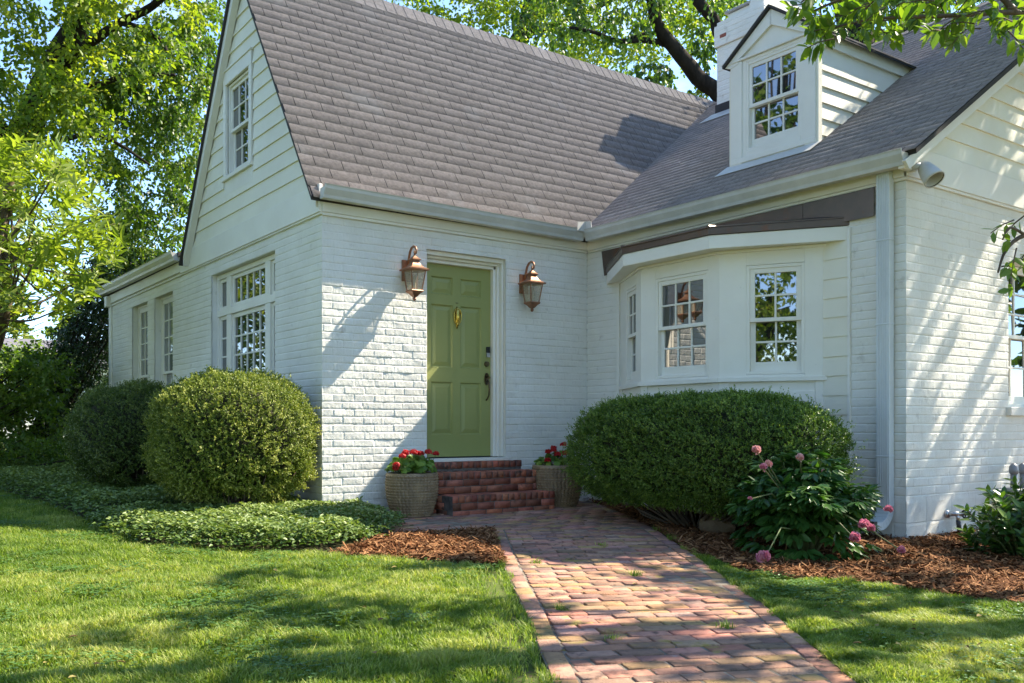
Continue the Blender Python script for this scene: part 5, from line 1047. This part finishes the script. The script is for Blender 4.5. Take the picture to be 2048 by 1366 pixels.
roundtree('garden_tree', 'yellow green tree beyond the neighbouring roof at the left', (3, 58, .2), 15, 8, 200, 'oakleaf', .55, .4)
roundtree('lawn_tree', 'bushy tree on the left lawn mirrored in the bay window', (-10.5, -7.6, -.1), 8, 3.6, 210, 'oakleaf', .5, .17, zlo=.0)
roundtree('lawn_tree', 'dark tree on the left lawn mirrored in the panes', (-14, -3.0, -.1), 10, 4.0, 190, 'darkleaf', .55, .2, zlo=.0)
roundtree('lawn_tree', 'tall tree on the left lawn standing past the gable', (-13.5, 6.5, .1), 13, 4.6, 190, 'oakleaf', .5, .2, zlo=.1)

for i, (x, y, h, r, c) in enumerate([(-21, -10, 13, 5, 'unseen deep green tree added at far left to block sky light'), (-17, -18, 14, 5.5, 'unseen yellow green tree added at far left front to block sky light'), (-8, -21, 13, 5, 'unseen dark spreading tree added behind the viewer to block sky light'), (1, -23, 14, 5.5, 'unseen pale green tree added straight behind the viewer to block sky light'), (10, -20, 13, 5, 'unseen dense tree added beyond the brick path to block sky light'), (18, -14, 12, 5, 'unseen green tree added at the right front to block sky light'), (17, -7.5, 10, 4, 'unseen small green tree added past the wing gable to block sky light'), (-20, 14, 14, 5.5, 'unseen tall green tree added at the back left to block sky light')]):
    roundtree('sky_block_tree', c, (x, y, -.2), h, r, 130, ('darkleaf', 'oakleaf')[i % 2], .5, .36, group='unseen trees added to block blue sky light', zlo=.0)  # out of view, added to cut blue sky fill and give green bounce
roundtree('garden_tree', 'very tall dense tree at the left boundary mirrored in the dormer panes', (-11, 9.5, .2), 17, 6, 240, 'darkleaf', .6, .26, zlo=.15)
for i, (x, y) in enumerate([(-13, -11), (-13.5, -6.5), (-13.5, -2.2), (-13, 2.2)]):
    t_ = thing('lawn_shrub', ('broad rounded shrub at the far left lawn edge', 'dark broad shrub below the lawn tree', 'loose green shrub between two lawn trees', 'rounded shrub at the back of the left lawn')[i], 'shrub', (x, y, -.1), 'shrubs bordering the left lawn'); d_ = rdir(70); d_[:, 2] = np.abs(d_[:, 2]); crownleaves('foliage', np.array([x, y, .2]) + d_ * rng.random((70, 1)) ** .4 * np.array([1.6, 2.4, 2.2]), 54, .6, .16, mt[('darkleaf', 'oakleaf')[i % 2]], t_, .2, .28, .5)
    m = MB(); [m.tube([np.array([x, y, -.1]), np.array([x + rng.normal() * .5, y + rng.normal() * .6, 1.6])], [.05, .02], 6) for _ in range(6)]; m.build('stems', mt['bark'], t_)
hb = thing('boundary_hedge', 'long tall leafy hedge closing the far left side of the lawn', 'hedge', (-17, -6, -.1)); q = np.stack([rng.uniform(-18, -16, 330), rng.uniform(-20, 7, 330), rng.uniform(0, 5.2, 330)], -1); crownleaves('foliage', q, 63, .7, .2, mt['darkleaf'], hb, .2, .28, .5)
m = MB(); [m.tube([np.array([-17, y, -.1]), np.array([-17 + rng.normal() * .3, y + .4, 2.4])], [.05, .02], 6) for y in np.arange(-20, 7, 1.4)]; m.build('stems', mt['bark'], hb)
# ---- overhanging tree at the right: limbs reach into the top right corner and its crown dapples lawn, path and wing
SV = np.array(SUNV)
def shade(P, tau):                                         # a point up the sun ray
    return P + SV[None] / SV[2] * tau[:, None]
def visible(C, mg=.0):
    r = C - CP; dp = r @ FW; u = (r @ RT) / np.maximum(dp, .01); w = r[:, 2] / np.maximum(dp, .01); return (dp > .2) & (np.abs(u) < .56 + mg) & (w < .475 + mg) & (w > -.28)
def rightclumps():
    out = []
    def zone(poly, n, h0, h1, thr, sc, seed, z=0., st=(1, 1)):
        q = scatter(poly, n); k = fbm(q[:, 0] * sc * st[0], q[:, 1] * sc * st[1], seed, 2) > thr; q = q[k]; P = np.stack([q[:, 0], q[:, 1], np.full(len(q), z) + gz(q[:, 1])], -1); out.append(shade(P, rng.uniform(h0, h1, len(q))))
    zone([(-5.5, -8.5), (-5, -3.2), (-1.6, -2.6), (.1, -3.0), (1.2, -4.2), (1.4, -6), (0, -8.5)], 250, 5.2, 7.0, .53, 2.0, 91, 0, (.8, 1.5))
    zone([(.1, -3.15), (3.3, -3.95), (6.3, -4.1), (6.3, -6.4), (1.2, -6.2), (.2, -5)], 120, 4.2, 6.4, .46, 1.9, 93)
    return np.concatenate(out)
def wallclumps(n, seed):                                   # shade on the wing gable wall and on the lower right of its roof
    a = rng.uniform(3.35, 7.2, n); z = rng.uniform(-.05, 5.6, n); k = fbm(a * 1.3, z * 1.3, seed, 2) > .44; a, z = a[k], z[k]; P = np.stack([a, np.full(len(a), -4.05), z], -1); o1 = shade(P, rng.uniform(2.2, 5.5, len(a)))
    m_ = int(n * .8); x = rng.uniform(3.2, 7.4, m_); y = rng.uniform(-4.15, -2.6, m_); k = fbm(x * 1.5, y * 1.5, seed + 1, 2) > .52; x, y = x[k], y[k]; o2 = shade(np.stack([x, y, wz(x)], -1), rng.uniform(1.6, 4.2, len(x)))
    return np.concatenate([o1, o2])
RC = np.concatenate([rightclumps(), wallclumps(130, 95)]); RC = RC[~visible(RC, .07)]
b = np.array([7.4, -8.6, -.12]); lim = [([b, b + (0, .1, 2.2), b + (-.4, .5, 4.2), b + (-1.0, 1.2, 6.6), b + (-2., 1.8, 8.6)], .30, .12), ([b + (-.3, .4, 3.6), b + (-1.6, 1.3, 5.4), b + (-3.6, 2.4, 7.), b + (-6, 3.4, 7.8)], .14, .05), ([b + (-.2, .3, 3.), b + (.5, 1.6, 4.8), b + (.8, 3., 6.4)], .13, .05), ([b + (-.6, .8, 5), b + (-3, -.4, 6.8), b + (-6.5, -.2, 8.)], .11, .04)]
for e in RC[::7]:
    s = [b + (-1.6, 1.3, 5.4), b + (-3.6, 2.4, 7.), b + (.5, 1.6, 4.8), b + (-3, -.4, 6.8), b + (-1., 1.2, 6.6)]; s = min(s, key=lambda p: np.linalg.norm(p - e)); lim.append(([s, (s + e) / 2 + UP * .12, e], .028, .008))
tree('shade_tree', 'large tree overhanging from the right whose crown dapples the lawn and wing', 'tree', tuple(b), lim, [dict(C=RC, per=54, rad=.30, L=.12, mat='magleaf', droop=.3, wf=.24, v=.5)])
# low branches of a second, closer tree at the right edge
def overhang():
    b = np.array([4.1, -6.35, -.12]); t = thing('overhanging_tree', 'broad leaved branches reaching into the top right corner in front of the roof', 'tree', tuple(b)); m = MB(); P, D, N, L_, V = [], [], [], [], []
    J = at(2130, 45, 6.0); J2 = at(2130, 455, 5.4)
    limbs = [([b, b + (-.05, 0, 1.2), b + (-.1, .05, 2.4), b + (-.3, .1, 3.9), b + (-.2, .2, 5.4)], .11, .06), ([b + (-.2, .1, 3.), J, at(2030, 25, 5.9), at(1930, 30, 5.85), at(1820, 34, 5.8), at(1730, 40, 5.8), at(1660, 58, 5.8)], .022, .006), ([at(2030, 25, 5.9), at(1985, -20, 5.9), at(1900, -40, 5.9), at(1780, -30, 5.9), at(1680, 0, 5.9), at(1620, 25, 6)], .022, .006), ([b + (-.1, .05, 2.), J2, at(2050, 470, 5.3), at(2012, 500, 5.25), at(1996, 545, 5.2)], .022, .005), ([at(2050, 470, 5.3), at(2020, 455, 5.2), at(2005, 480, 5.2)], .009, .004)]
    tips = []
    def sprig(p, d, n, Ls=.105):
        d = unit(d); e = p + d * .16; m.tube([p, (p + e) / 2 + UP * .01, e], [.005, .004, .0025], 5)
        for k in range(n):
            q = k * 2.4 + rng.random(); s = unit(np.cross(d, np.array([math.cos(q), math.sin(q), .4]))); P.append(p + d * (.05 + .11 * k / n)); D.append(unit(d * .55 + s * .85 - UP * .30)); N.append(unit(UP * .7 + d * .2 + rng.normal(size=3) * .35)); L_.append(rng.uniform(.7, 1.2) * Ls); V.append(np.clip(.55 + rng.normal() * .2, 0, 1))
    for x, y, dp in [(1650, 62, 5.8), (1640, 30, 5.9), (1625, 60, 6.0), (1690, 50, 5.8), (1735, 40, 5.8), (1700, 10, 5.9), (1760, 20, 5.85), (1770, 60, 5.8), (1800, 10, 5.9), (1830, 36, 5.8), (1880, 15, 5.8), (1880, 62, 5.75), (1920, 40, 5.8), (1950, 70, 5.75), (1990, 40, 5.8), (2010, 70, 5.75), (2035, 30, 5.8), (1600, 20, 6.1), (1610, -10, 6.1), (1660, -20, 6), (1740, -30, 6), (1830, -30, 6), (1900, -30, 6), (2000, -10, 5.9), (2060, 10, 5.9), (1905, 80, 5.7), (1960, 10, 5.8), (1860, -10, 5.9), (1780, -20, 5.9), (2080, 70, 5.8), (1650, 90, 5.75)]:
        for _ in range(3): sprig(at(x + rng.normal() * 16, y - 20 + rng.normal() * 12, dp + rng.normal() * .2), np.array([rng.normal() * .7 - .3, rng.normal() * .7, -.15 + rng.normal() * .3]), 8)
    for x, y in [(2020, 452), (2005, 490), (2025, 508), (1996, 545), (2040, 470), (2035, 530), (2015, 575), (2060, 500), (2070, 560), (2045, 440)]: sprig(at(x + 8, y - 12, 5.25 + rng.normal() * .08), np.array([-.5 + rng.normal() * .4, rng.normal() * .5, -.35]), 6, .075)
    for i in range(46):                                    # crown above the frame
        e = b + np.array([rng.normal() * 1.0 + .5, rng.normal() * .9 - .1, rng.uniform(3.6, 6.2)])
        if visible(e[None], .08)[0]: continue
        for _ in range(3): sprig(e + rng.normal(size=3) * .2, rng.normal(size=3), 7)
    limbset(m, limbs); m.build('trunk', mt['barklight'], t, True); leaves('crown', np.array(P), np.array(D), np.array(N), np.array(L_), np.array(L_) * .21, mt['magleaf'], t, np.array(V), cup=.05)
overhang()
